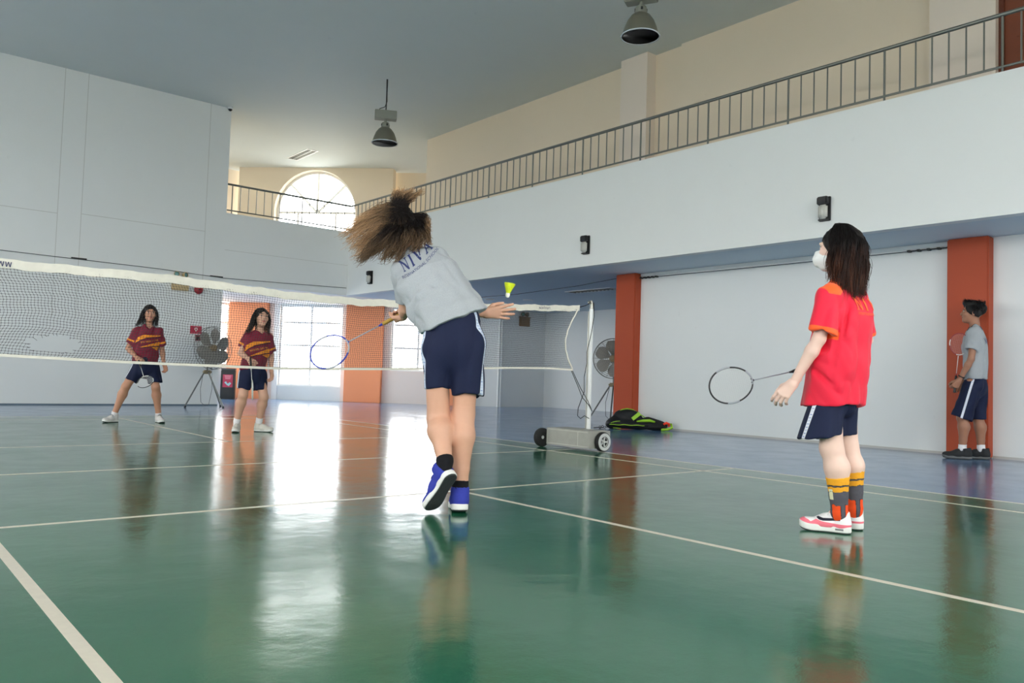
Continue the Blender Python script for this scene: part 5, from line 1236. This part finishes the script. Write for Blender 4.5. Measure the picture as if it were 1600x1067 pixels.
def sneaker_attrs(V):
    x, y, z = V[:, 0], V[:, 1], V[:, 2]
    rim = np.interp(x, [0.0, 0.05, 0.09, 0.14, 0.17, 0.195, 0.21, 0.26], [0.048, 0.050, 0.052, 0.058, 0.066, 0.050, 0.058, 0.064])
    # swoosh on both flanks: tail at the heel, hook at the midfoot
    up_ = np.interp(x, [0.050, 0.10, 0.135, 0.160, 0.172], [0.0800, 0.0760, 0.0750, 0.0800, 0.0860]); lo_ = np.interp(x, [0.050, 0.10, 0.135, 0.155, 0.170, 0.176], [0.0680, 0.0630, 0.0610, 0.0640, 0.0735, 0.0850])
    sw = np.minimum(np.minimum(up_-z, z-lo_), np.minimum(x-0.050, 0.176-x)); sw = np.where(np.abs(y) > 0.016, sw, -1)
    return dict(pink=rim-z, swoosh=sw)
M_SNK = layered('white_pink_trainer', (232, 230, 230), [('pink', (240, 122, 138)), ('swoosh', (30, 32, 46))], 0.55, 0.15, 260, 0.03, 60)
fB1 = foot_frame((0.086, 0.0, 0.0), (-0.985, 0.12, 0)); fB2 = foot_frame((0.128, 0.130, 0.0), (-0.50, 0.86, 0))
for fr_ in (fB1, fB2):
    u_, W_ = shoe(pb, fr_, 0.255, M_SNK, M_SOLE_W, 0.004, M_SOLE_W, 0.040, M_SOLE_D, upper_attrs=sneaker_attrs)
    for yy in (-1, 1):      # air window in the heel of the sole
        pts = W_(np.array([[x, yy*0.0385, z] for x, z in ((0.035, 0.018), (0.075, 0.018), (0.075, 0.027), (0.035, 0.027))])); out = [Vector(p) for p in pts]; nrm_ = Vector(fr_[2])*yy*0.003
        MB().add([p for p in out]+[p+nrm_ for p in out], [(0, 1, 2, 3), (4, 5, 6, 7), (0, 1, 5, 4), (1, 2, 6, 5), (2, 3, 7, 6), (3, 0, 4, 7)]).build('air_window', mat('grey_air_window', (120, 122, 122), 0.3), u_)
HM_B = hair_mat('black_hair_with_brown_lights', (16, 12, 12), (124, 78, 58))
scalp('hair_cap', fr, pb, HM_B, -0.10, 0.045, 0.014)
G = []; c, Sx, Fx, Ux, g_ = fr
for i in range(25):
    a = math.radians(-96+204*i/24)       # around the back from one temple to the other
    d = -Fx*math.cos(a)+Sx*math.sin(a); st = c+Ux*0.108+d*0.050; e1 = c+Ux*0.035+d*(0.112 if abs(a) < 1.2 else 0.094); e2 = c-Ux*0.08+d*(0.126 if abs(a) < 1.3 else 0.098); ln = 0.265 if abs(a) < 1.15 else 0.180
    wv = Sx*0.016*math.sin(i*2.1)+d*0.012*math.cos(i*1.7); e15 = e1*0.5+e2*0.5-wv; e3 = c-Ux*ln+d*(0.112 if abs(a) < 1.2 else 0.080)+wv*1.3; G.append(([c+Ux*0.122+Fx*0.02, st, e1, e15, e2+wv, e2*0.5+e3*0.5-wv, e3], 0.016, 0.026, 150, 0.010, 0.75 if i % 3 == 0 else 0.25))
hair_locks('hair', G, pb, HM_B, 8, 16, 0.0013)
mk = SDF(); X = lambda s, f, u: c+(Sx*s+Fx*f+Ux*u); mk.ell(X(0, 0.060, -0.050), (0.064, 0.066, 0.056), (Sx, Fx, Ux), 0.01); mk.ell(X(0, 0.108, -0.045), (0.026, 0.024, 0.042), (Sx, Fx, Ux), 0.02); mk.ell(X(0, 0.055, -0.092), (0.036, 0.034, 0.022), (Sx, Fx, Ux), 0.02); mk.cut(X(0, 0.030, 0), -Fx)
mk.noise(folds(0.003, Sx, 45, 10, 2.0)); V, Q = mk.arrays(0.0042); mo = quads('face_mask', V, Q, layered('white_mask_fabric', (232, 233, 232), [], 0.8, 0.2, 300), pb)
eb = MB()
for s in (-1, 1):
    for u0 in (-0.030, -0.085): eb.tube([Vector(X(s*0.052, 0.040, u0)), Vector(X(s*0.070, 0.012, u0*0.7+0.01)), Vector(X(s*0.083, -0.012, 0.004))], 0.0017, 5)
eb.build('ear_loop', mat('white_elastic', (226, 226, 224), 0.7), mo, True)
racket('racket', 'black and silver racket held low by the masked player', in_person(g_end, pb_loc, pb_deg), dir_person(AX, pb_deg), dir_person((0.0, 0.0, 1.0), pb_deg),
       mat('black_racket_frame', (28, 28, 32), 0.3), M_BLACK, M_STR, mat('silver_racket_paint', (168, 172, 180), 0.3))
# ================================================================== the boy leaning by the column
pc_loc, pc_deg = (6.6, -2.578, 0), -69.6
pc = thing('person', 'boy in grey shirt and navy shorts standing sideways at the terracotta column', 'person', pc_loc, rot_person(pc_deg))
F = nrm((-1, 0.05, 0)); S = nrm((0.05, 1, 0))
J = dict(F=F, pelvis=(0.085, 0.0, 0.90), chest=(0.085, 0.0, 1.26), neck=(0.075, 0.0, 1.485), shL=(0.075, -0.165, 1.395), elL=(0.040, -0.195, 1.11), wrL=(-0.070, -0.165, 0.880),
         shR=(0.075, 0.165, 1.395), elR=(0.06, 0.20, 1.11), wrR=(-0.03, 0.17, 0.89), hipL=(0.05, -0.085, 0.86), knL=(-0.040, -0.085, 0.46), anL=(-0.040, -0.075, 0.12),
         hipR=(0.11, 0.085, 0.86), knR=(0.110, 0.085, 0.46), anR=(0.142, 0.08, 0.12), backL=(1, 0, 0), backR=(1, 0, 0))
head, fr = head_sdf((0.052, 0.0, 1.640), (-0.985, -0.12, 0.10), (0.08, 0, 1), J['neck'], 0.052, 1.06)
AXb = nrm((0.085, 0.10, 1.0))
finish_body(pc, [body_mesh(J, 1.0, 0.009, 1.12), head.arrays(0.0028), hand_sdf(J['wrL'], (-0.50, 0.0, -0.86), (-0.3, 0.9, 0.2), -1, FIST, 0.02, 1.08, (0.2, 0.7), True).arrays(0.0045),
                 hand_sdf(J['wrR'], (-0.35, 0, -0.93), (0, -1, 0), 1, RELAX, 0.1, 1.08).arrays(0.006)], fr, skin_mat('brown_skin', (158, 112, 88), (140, 84, 76)))
def ct(V):
    nk = A3((0.075, 0, 1.50)); q = V-nk; rad = np.sqrt((q[:, :2]**2).sum(1)); return dict(collar=np.minimum(0.078-rad, V[:, 2]-1.42))
sh_c = shirt(pc, dict(hem=(0.085, 0, 0.885), hemn=(0, 0, -1), chest=(0.075, 0.0, 1.27), neck=(0.07, 0.0, 1.50), S=S, F=F, wh=0.195, wm=0.185, wc=0.185, flat=0.66, shL=(0.072, -0.150, 1.385), slL=(0.038, -0.205, 1.205), shR=(0.072, 0.150, 1.385), slR=(0.050, 0.21, 1.205), rs=(0.074, 0.072), rn=0.060, nu=(0, 0, 1)),
             M_GREY_SHIRT, ct, 0.008, [folds(0.013, (-0.7, 0, 0.7), 10, 3, 9.0), folds(0.006, (0, 0, 1), 20, 5, 1.0), crease((0.19, -0.06, 0.98), (0.05, -0.16, 1.02), 0.014, 0.016), crease((0.20, -0.05, 1.03), (0.02, -0.15, 1.12), 0.010, 0.014)])
bv = bvh_of(sh_c); v, f = serif_word('NIVA', 0.055); drape('lettering', v, f, (0.25, 0.0, 1.32), S, (0, 0, 1), (-1, 0, 0), bv, M_INK_NAVY, sh_c)
shorts(pc, dict(waist=(0.085, 0, 0.93), hipc=(0.085, 0, 0.84), S=S, F=F, ww=0.148, wh=0.160, flat=0.74, legs=[((0.055, -0.085, 0.80), (-0.055, -0.095, 0.455), 0.104, 0.112, -1), ((0.10, 0.085, 0.80), (0.100, 0.09, 0.445), 0.112, 0.100, 1)], stripe_off=0.01, stripe_lean=-0.02),
       shorts_mat('navy_shorts_white_tape', (216, 220, 230), (110, 130, 186)), 0.008, [folds(0.012, (-0.3, 0, 1), 12, 3, 4.0)])
M_BOYSHOE = layered('black_mesh_runner', (40, 42, 44), [], 0.7, 0.4, 160, 0.25, 60)
M_BSOLE = mat('grey_runner_sole', (92, 94, 94), 0.6)
for hl, d in (((0.058, -0.075, 0.0), (-1, -0.05, 0)), ((0.235, 0.08, 0.0), (-1, 0.05, 0))): shoe(pc, foot_frame(hl, d), 0.300, M_BOYSHOE, M_BSOLE, 0.006, M_BLACK, 0.030, M_SOLE_D)
for q in 'LR': sock(pc, J, q, 1.12, 0.165, M_WHT_SOCK, 0.006)
wb = A3(J['elL'])*0.16+A3(J['wrL'])*0.84; wd = nrm(A3(J['wrL'])-A3(J['elL'])); MB().ring(wb, wd, 0.0300, 0.0065, 24, 6).build('wristband', M_BLACK, pc, True)
HM_C = hair_mat('black_hair', (12, 11, 12), (30, 26, 26))
c, Sx, Fx, Ux, g_ = fr
scalp('hair_cap', fr, pc, HM_C, -0.055, 0.06, 0.014, 0.006, lambda H, X: (H.ell(X(0, 0.02, 0.095), A3((0.070, 0.085, 0.040))*1.06, (Sx, Fx, Ux), 0.02), H.ell(X(0, -0.075, 0.055), A3((0.070, 0.055, 0.060))*1.06, (Sx, Fx, Ux), 0.02), H.cut(X(0, -0.088, -0.018), -Fx*0.75-Ux*0.85), H.cut(X(0, 0.0, -0.032), -Ux+Fx*0.25)))
G = []
for i in range(16):
    a = i*2.4; rr = 0.07*math.sqrt((i+0.5)/16); b0 = c+Sx*rr*math.cos(a)+Fx*(rr*1.3*math.sin(a)-0.005)+Ux*0.10; d = Sx*math.cos(a)*0.5+Fx*(math.sin(a)*0.5+0.25)+Ux*0.9
    G.append(([b0, b0+nrm(d)*0.02, b0+nrm(d)*0.040+Fx*0.006], 0.022, 0.026, 46, 0.002, 0.2))
for i in range(9):
    a = math.radians(-90+22.5*i); d = -Fx*math.cos(a)+Sx*math.sin(a); b0 = c+d*0.085+Ux*0.06; G.append(([b0, b0+d*0.018-Ux*0.01, b0+d*0.026-Ux*0.045], 0.03, 0.03, 40, 0.002, 0.2))
hair_locks('hair', G, pc, HM_C, 12, 5, 0.002)
grip_b = A3(J['wrL'])+nrm((-0.50, 0, -0.86))*0.072+nrm((-0.3, 0.9, 0.2))*0.020
racket('racket', 'red and white racket held upright by the boy at the column', in_person(grip_b-AXb*0.085, pc_loc, pc_deg), dir_person(AXb, pc_deg), dir_person((1, 0.2, -0.08), pc_deg), mat('red_racket_frame', (150, 40, 46), 0.3), M_BLACK, mat('pink_string', (222, 170, 166), 0.4), mat('white_racket_paint', (216, 210, 206), 0.3))

# ================================================================== two players across the net
M_MAROON = layered('maroon_jersey', (112, 22, 46), [('gold', (226, 140, 34)), ('dark', (52, 14, 26))], 0.65, 0.15, 400, 0.06, 150, 0.1)
def maroon_attrs(dx, dz, tilt, sleeves, yc):
    bands = [[(-0.06, 1.05), (-0.03, 1.13), (0.05, 1.168), (0.25, 1.168), (0.25, 1.155), (0.08, 1.130), (0.0, 1.095)], [(-0.03, 0.990), (0.10, 1.035), (0.235, 1.080), (0.235, 1.030), (0.10, 1.012)], [(0.14, 1.006), (0.235, 1.012), (0.215, 0.962)]]
    def fn(V):
        x = V[:, 0]-dx-0.09; z = V[:, 2]-dz-1.07; q = np.stack([x*math.cos(tilt)+z*math.sin(tilt)+0.09, -x*math.sin(tilt)+z*math.cos(tilt)+1.07], 1); gd = np.full(len(V), -1.0)
        for b in bands: gd = np.maximum(gd, poly_sd(q, b))
        dk = np.maximum(poly_sd(q+np.array((0.0, 0.016)), bands[0]), poly_sd(q+np.array((0.0, 0.012)), bands[1])); fr_ = V[:, 1] < yc
        gd = np.where(fr_, gd, -1); dk = np.where(fr_ & (gd < 0), dk, -1)
        for a, b in sleeves:
            a, b = A3(a), A3(b); L = np.linalg.norm(b-a); d = (b-a)/L; ax = (V-a) @ d; v = V-a-ax[:, None]*d; rr = np.sqrt((v*v).sum(1)); gd = np.maximum(gd, np.minimum(0.011-np.abs(ax-L*0.74), 0.092-rr))
        return dict(gold=gd, dark=dk)
    return fn
M_CREAMSHOE = layered('cream_grey_trainer', (206, 202, 192), [], 0.6, 0.3, 200, 0.10, 50)
M_WHTSHOE = layered('white_black_trainer', (212, 208, 206), [], 0.6, 0.3, 200, 0.10, 50)
HM_D = hair_mat('long_black_hair', (13, 11, 12), (34, 26, 24))
def far_player(loc, deg, label, J, headc, headF, lean, shirtP, attrs, shortsP, feet, socks, rk, shoe_m, lace_m, skin, hand_in, text, hair_len, seed):
    t = thing('person', label, 'person', loc, rot_person(deg)); F = nrm(J['F']); S = nrm(np.cross(F, (0, 0, 1)))
    head, fr = head_sdf(headc, headF, lean, J['neck'], 0.042)
    (wa, da, pa_, sa, ca), (wb_, db, pb_, sb, cb_) = hand_in
    finish_body(t, [body_mesh(J, 0.95, 0.009, 1.08), head.arrays(0.0028), hand_sdf(wa, da, pa_, sa, ca, 0.05, 0.98, (0.2, 0.6), ca is FIST).arrays(0.005), hand_sdf(wb_, db, pb_, sb, cb_, 0.1, 0.98).arrays(0.005)], fr, skin)
    sh = shirt(t, dict(S=S, F=F, **shirtP), M_MAROON, attrs, 0.008, [folds(0.011, (0.2, 0, 1), 11, 3, seed), folds(0.006, (1, 0, 0.4), 15, 4, seed+2)])
    # V-neck edge
    nk = A3(shirtP['neck']); bv = bvh_of(sh)
    v, f = print_marks(11, 0.023, 0.0200, text[0]); drape('lettering', v, f, text[1], text[2], text[3], (0.0, 1, 0), bv, M_INK_GOLD, sh)
    shorts(t, dict(S=S, F=F, **shortsP), shorts_mat('navy_shorts_white_tape', (216, 220, 230), (110, 130, 186)), 0.008, [folds(0.010, (0.1, 0, 1), 13, 3, seed+1)])
    for hl, d in feet: shoe(t, foot_frame(hl, d), 0.245, shoe_m, M_SOLE_W, 0.006, lace_m, 0.032, M_SOLE_D)
    for q, zt in socks: sock(t, J, q, 1.08, zt, M_WHT_SOCK, 0.006)
    scalp('hair_cap', fr, t, HM_D, -0.10, 0.058, 0.012, 0.006)
    c, Sx, Fx, Ux, g_ = fr; G = []
    for i in range(21):
        a = math.radians(-105+210*i/20); d = -Fx*math.cos(a)+Sx*math.sin(a); fall = hair_len(a)
        G.append(([c+Ux*0.108+Fx*0.03, c+Ux*0.088+d*0.045, c+Ux*0.02+d*0.088, c-Ux*0.09+d*0.094+fall*0.3, c-Ux*0.20+d*0.098+fall], 0.012, 0.026, 34, 0.006, 0.2))
    hair_locks('hair', G, t, HM_D, seed, 12, 0.0022)
    end, ax, side, lab, col, grip = rk
    racket('racket', lab, in_person(end, loc, deg), dir_person(ax, deg), dir_person(side, deg), col, M_BLACK, M_STR, M_STR)
    return t
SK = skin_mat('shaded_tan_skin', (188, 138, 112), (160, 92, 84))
J = dict(F=(0.15, -0.99, 0), pelvis=(0.085, 0.02, 0.80), chest=(0.083, 0.02, 1.08), neck=(0.10, 0.02, 1.285), shR=(-0.060, 0.03, 1.215), elR=(-0.140, 0.05, 0.98), wrR=(-0.030, -0.12, 0.860), shL=(0.232, 0.01, 1.222), elL=(0.278, 0.06, 0.97), wrL=(0.305, -0.03, 0.795),
         hipR=(0.005, 0.02, 0.75), knR=(-0.140, -0.02, 0.475), anR=(-0.255, 0.03, 0.125), hipL=(0.165, 0.02, 0.75), knL=(0.222, -0.02, 0.47), anL=(0.272, 0.03, 0.12), backL=(-0.1, 1, 0), backR=(-0.1, 1, 0))
AX1 = nrm((0.16, -0.80, -0.50)); e1 = A3(J['wrR'])+A3((0.0, -0.04, -0.02))+nrm((0.5, -0.3, -0.5))*0.05-AX1*0.06
far_player((-0.049, 5.184, 0), -15.1, 'girl in maroon shirt with feet wide apart beyond the torn part of the net', J, (0.102, 0.0, 1.455), (0.12, -0.99, 0.02), (0.02, 0, 1),
    dict(hem=(0.078, 0.02, 0.785), hemn=(0, 0, -1), chest=(0.085, 0.02, 1.09), neck=(0.098, 0.01, 1.282), wh=0.180, wm=0.160, wc=0.162, flat=0.66, shR=(-0.045, 0.03, 1.200), slR=(-0.105, 0.045, 1.045), shL=(0.220, 0.01, 1.205), slL=(0.278, 0.04, 1.030), rs=(0.068, 0.066), rn=0.056, nu=(0, -0.3, 1), vneck=0.075),
    maroon_attrs(0, 0, 0, [((-0.045, 0.03, 1.200), (-0.105, 0.045, 1.045)), ((0.220, 0.01, 1.205), (0.278, 0.04, 1.030))], 0.02),
    dict(waist=(0.083, 0.02, 0.82), hipc=(0.085, 0.02, 0.735), ww=0.145, wh=0.165, flat=0.74, legs=[((0.005, 0.02, 0.735), (-0.085, 0.0, 0.540), 0.090, 0.092, 1), ((0.165, 0.02, 0.735), (0.207, 0.0, 0.525), 0.090, 0.090, -1)]),
    [((-0.215, 0.075, 0.0), (-0.72, -0.70, 0)), ((0.262, 0.085, 0.0), (0.25, -0.97, 0))], [('R', 0.135), ('L', 0.128)],
    (e1, AX1, (0.87, 0.05, 0.45), 'dark racket held low in front by the wide-legged girl', mat('dark_grey_racket_frame', (60, 66, 64), 0.3), None), M_WHTSHOE, M_BLACK, SK,
    ((J['wrR'], (0.45, -0.5, -0.55), (0.55, 0.1, -0.6), 1, FIST), (J['wrL'], (0.30, -0.35, -0.85), (-0.6, -0.5, 0), -1, RELAX)), (4, (0.115, -0.3, 1.082), (1, 0, 0.20), (-0.2, 0, 1), ), lambda a: A3((-0.06*max(0, math.sin(a)), 0, 0.02)), 21)
J = dict(F=(0.42, -0.91, 0), pelvis=(-0.015, 0.02, 0.76), chest=(0.028, 0.02, 1.03), neck=(0.050, 0.02, 1.215), shR=(-0.085, 0.0, 1.150), elR=(-0.158, -0.03, 0.94), wrR=(-0.060, -0.205, 0.868), shL=(0.160, 0.06, 1.160), elL=(0.193, 0.09, 0.93), wrL=(0.203, 0.0, 0.745),
         hipR=(-0.085, 0.0, 0.72), knR=(-0.108, -0.03, 0.44), anR=(-0.165, 0.03, 0.125), hipL=(0.060, 0.04, 0.72), knL=(0.130, -0.01, 0.42), anL=(0.088, 0.07, 0.125), backL=(-0.3, 0.9, 0), backR=(-0.2, 1, 0))
AX2 = nrm((0.07, -0.74, -0.66)); e2 = A3(J['wrR'])+A3((0.02, -0.05, -0.02))-AX2*0.05
far_player((0.714, 3.189, 0), -22.2, 'girl in maroon shirt looking up in front of the orange column', J, (0.057, 0.0, 1.378), (0.36, -0.92, 0.10), (0.02, 0.06, 1),
    dict(hem=(-0.018, 0.02, 0.735), hemn=(0, 0, -1), chest=(0.028, 0.02, 1.03), neck=(0.052, 0.01, 1.212), wh=0.172, wm=0.158, wc=0.158, flat=0.70, shR=(-0.072, 0.0, 1.135), slR=(-0.122, 0.015, 1.010), shL=(0.150, 0.05, 1.140), slL=(0.198, 0.08, 0.965), rs=(0.066, 0.068), rn=0.055, nu=(0.1, -0.3, 1), vneck=0.075),
    maroon_attrs(-0.065, -0.085, 0.10, [((-0.072, 0.0, 1.135), (-0.122, 0.015, 1.010)), ((0.150, 0.05, 1.140), (0.198, 0.08, 0.965))], 0.02),
    dict(waist=(-0.015, 0.02, 0.78), hipc=(-0.012, 0.02, 0.70), ww=0.140, wh=0.158, flat=0.78, legs=[((-0.085, 0.0, 0.70), (-0.108, -0.01, 0.508), 0.086, 0.082, 1), ((0.060, 0.04, 0.70), (0.082, 0.02, 0.495), 0.088, 0.092, -1)]),
    [((-0.155, 0.085, 0.0), (-0.12, -0.99, 0)), ((0.035, 0.095, 0.0), (0.90, -0.43, 0))], [('R', 0.160), ('L', 0.170)],
    (e2, AX2, (0.0, -0.6, 0.75), 'pale racket held edge-on by the girl before the orange column', mat('pale_racket_frame', (196, 196, 186), 0.35), None), M_CREAMSHOE, M_CREAMSHOE, skin_mat('light_tan_skin', (204, 158, 134), (172, 100, 92)),
    ((J['wrR'], (0.35, -0.6, -0.5), (0.6, 0.1, -0.5), 1, FIST), (J['wrL'], (0.12, -0.25, -0.95), (-0.7, -0.4, 0), -1, RELAX)), (9, (0.05, -0.3, 0.995), (1, 0, 0.24), (-0.24, 0, 1)), lambda a: A3((-0.07 if a > 0.3 else 0.0, 0.0, -0.01)), 33)

# ------------------------------------------------------------------ shuttlecock in flight
SC = (-0.099, -2.547, 1.263)
sc_ = thing('shuttlecock', 'yellow-green plastic shuttlecock with white cork in flight by the open hand', 'shuttlecock', SC)
sc_.rotation_euler = (0.12, 0.10, 0.3)
MB().lathe([(0, -0.052), (0.008, -0.050), (0.0125, -0.042), (0.0132, -0.030), (0.0125, -0.024), (0, -0.024)], 20).build('cork', mat('white_cork', (236, 238, 226), 0.6), sc_, 40)
M_NEON = mat('neon_yellow_nylon', (214, 232, 40), 0.5)
sk = MB()
for k in range(16):
    a0 = 2*math.pi*(k-0.56)/16; a1 = 2*math.pi*(k+0.56)/16; am = 2*math.pi*k/16
    rows = [(0.011, -0.025), (0.019, -0.002), (0.027, 0.018), (0.0325, 0.032)]; tp = (0.034, 0.038)
    vs = []
    for r, z in rows: vs += [(r*math.cos(a0), r*math.sin(a0), z), (r*math.cos(a1)*1.03, r*math.sin(a1)*1.03, z)]
    vs.append((tp[0]*math.cos(am), tp[0]*math.sin(am), tp[1])); sk.add(vs, [(0, 1, 3, 2), (2, 3, 5, 4), (4, 5, 7, 6), (6, 7, 8)])
sk.build('skirt', M_NEON, sc_)
MB().ring((0, 0, -0.002), (0, 0, 1), 0.0195, 0.0012, 24, 5).ring((0, 0, 0.012), (0, 0, 1), 0.0248, 0.0012, 24, 5).build('skirt_ribs', M_NEON, sc_, True)

# ------------------------------------------------------------------ racket bag at the foot of the column
bag = thing('racket_bag', 'black racket bag with neon green trim lying by the terracotta column', 'bag', (6.55, 2.20, 0), math.radians(-47))   # local x to the right of the view, -y to the viewer
M_BAG = layered('black_nylon_bag', (26, 28, 30), [], 0.55, 0.3, 90, 0.2, 20)
M_TRIM = mat('neon_green_trim', (150, 200, 40), 0.5)
b = SDF(); b.cone((-0.36, 0, 0.085), (0.30, 0, 0.07), 0.15, 0.12, 0.03, lat=(0, 1, 0), front=(0, 0, 1), flat=0.55); b.ell((-0.16, 0.03, 0.18), (0.24, 0.12, 0.145), None, 0.06); b.ell((-0.36, 0, 0.10), (0.10, 0.14, 0.09), None, 0.04); b.cone((0.15, 0.02, 0.11), (0.38, 0.0, 0.06), 0.10, 0.07, 0.04)
b.noise(folds(0.012, (1, 0, 0.2), 9, 3, 2.0)); b.cut((0, 0, 0.0), (0, 0, -1)); V, Q = b.arrays(0.012); bo = quads('body', V, Q, M_BAG, bag); bv = bvh_of(bo)
def on_bag(pts, r, name, m):
    out = []
    for (x, z) in pts:
        h_ = bv.ray_cast(Vector((x, -0.6, z)), Vector((0, 1, 0))); out.append(h_[0] if h_[0] is not None else Vector((x, 0.0, z)))
    MB().tube(out, r, 6).build(name, m, bag, True)
on_bag([(-0.44+0.03*i, 0.075+0.004*math.sin(i)) for i in range(19)], 0.006, 'piping', M_TRIM)
on_bag([(-0.42, 0.10), (-0.38, 0.115), (-0.34, 0.125), (-0.28, 0.13)], 0.006, 'piping', M_TRIM); on_bag([(-0.38, 0.022), (-0.32, 0.022), (-0.26, 0.018)], 0.008, 'piping', M_TRIM)
MB().tube([Vector((x, 0.0, z)) for x, z in ((-0.40, 0.16), (-0.33, 0.245), (-0.25, 0.305), (-0.17, 0.325), (-0.08, 0.31), (0.02, 0.25), (0.12, 0.19), (0.22, 0.165))], 0.008, 6).build('zip', M_TRIM, bag, True)
st = MB(); st.box((-0.075, -0.012, -0.028), (0.075, 0.0, 0.028), Matrix.Translation((-0.03, -0.105, 0.215)) @ Matrix.Rotation(-0.7, 4, 'Y')); st.build('shoulder_strap', M_TRIM, bag)
st = MB(); st.tube([Vector(p) for p in ((-0.02, -0.125, 0.135), (0.08, -0.14, 0.15), (0.18, -0.12, 0.155), (0.26, -0.09, 0.135))], [0.012, 0.022, 0.024, 0.014], 8); st.build('neon_panel', M_TRIM, bag, True)
on_bag([(0.40, 0.06), (0.43, 0.05)], 0.02, 'side_buckle', M_BLACK)
MB().tube([(0.40, -0.06, 0.10), (0.44, -0.07, 0.125), (0.48, -0.05, 0.11), (0.48, -0.04, 0.07)], 0.020, 8).build('orange_tag', mat('bright_orange_tag', (246, 62, 30), 0.5), bag, True)
MB().tube([(0.36, -0.08, 0.02), (0.46, -0.07, 0.025), (0.53, -0.03, 0.05), (0.52, 0.0, 0.10), (0.46, 0.02, 0.10)], 0.020, 8).build('end_loop', M_TRIM, bag, True)
kc = thing('key_ring', 'bunch of dark keyrings hanging off the end of the racket bag', 'keyring', (6.15, 2.58, 0), 0.0)
for k in range(4): MB().ring((0.03*k-0.05, -0.02*k, 0.022+0.01*(k % 2)), (0.3, 1, 0.4*k), 0.020, 0.004, 16, 5).build('ring', M_BLACK, kc, True)
MB().tube([(-0.13, 0.06, 0.012), (-0.07, 0.03, 0.018), (0.02, 0, 0.015)], 0.007, 6).build('strap', M_BLACK, kc, True)
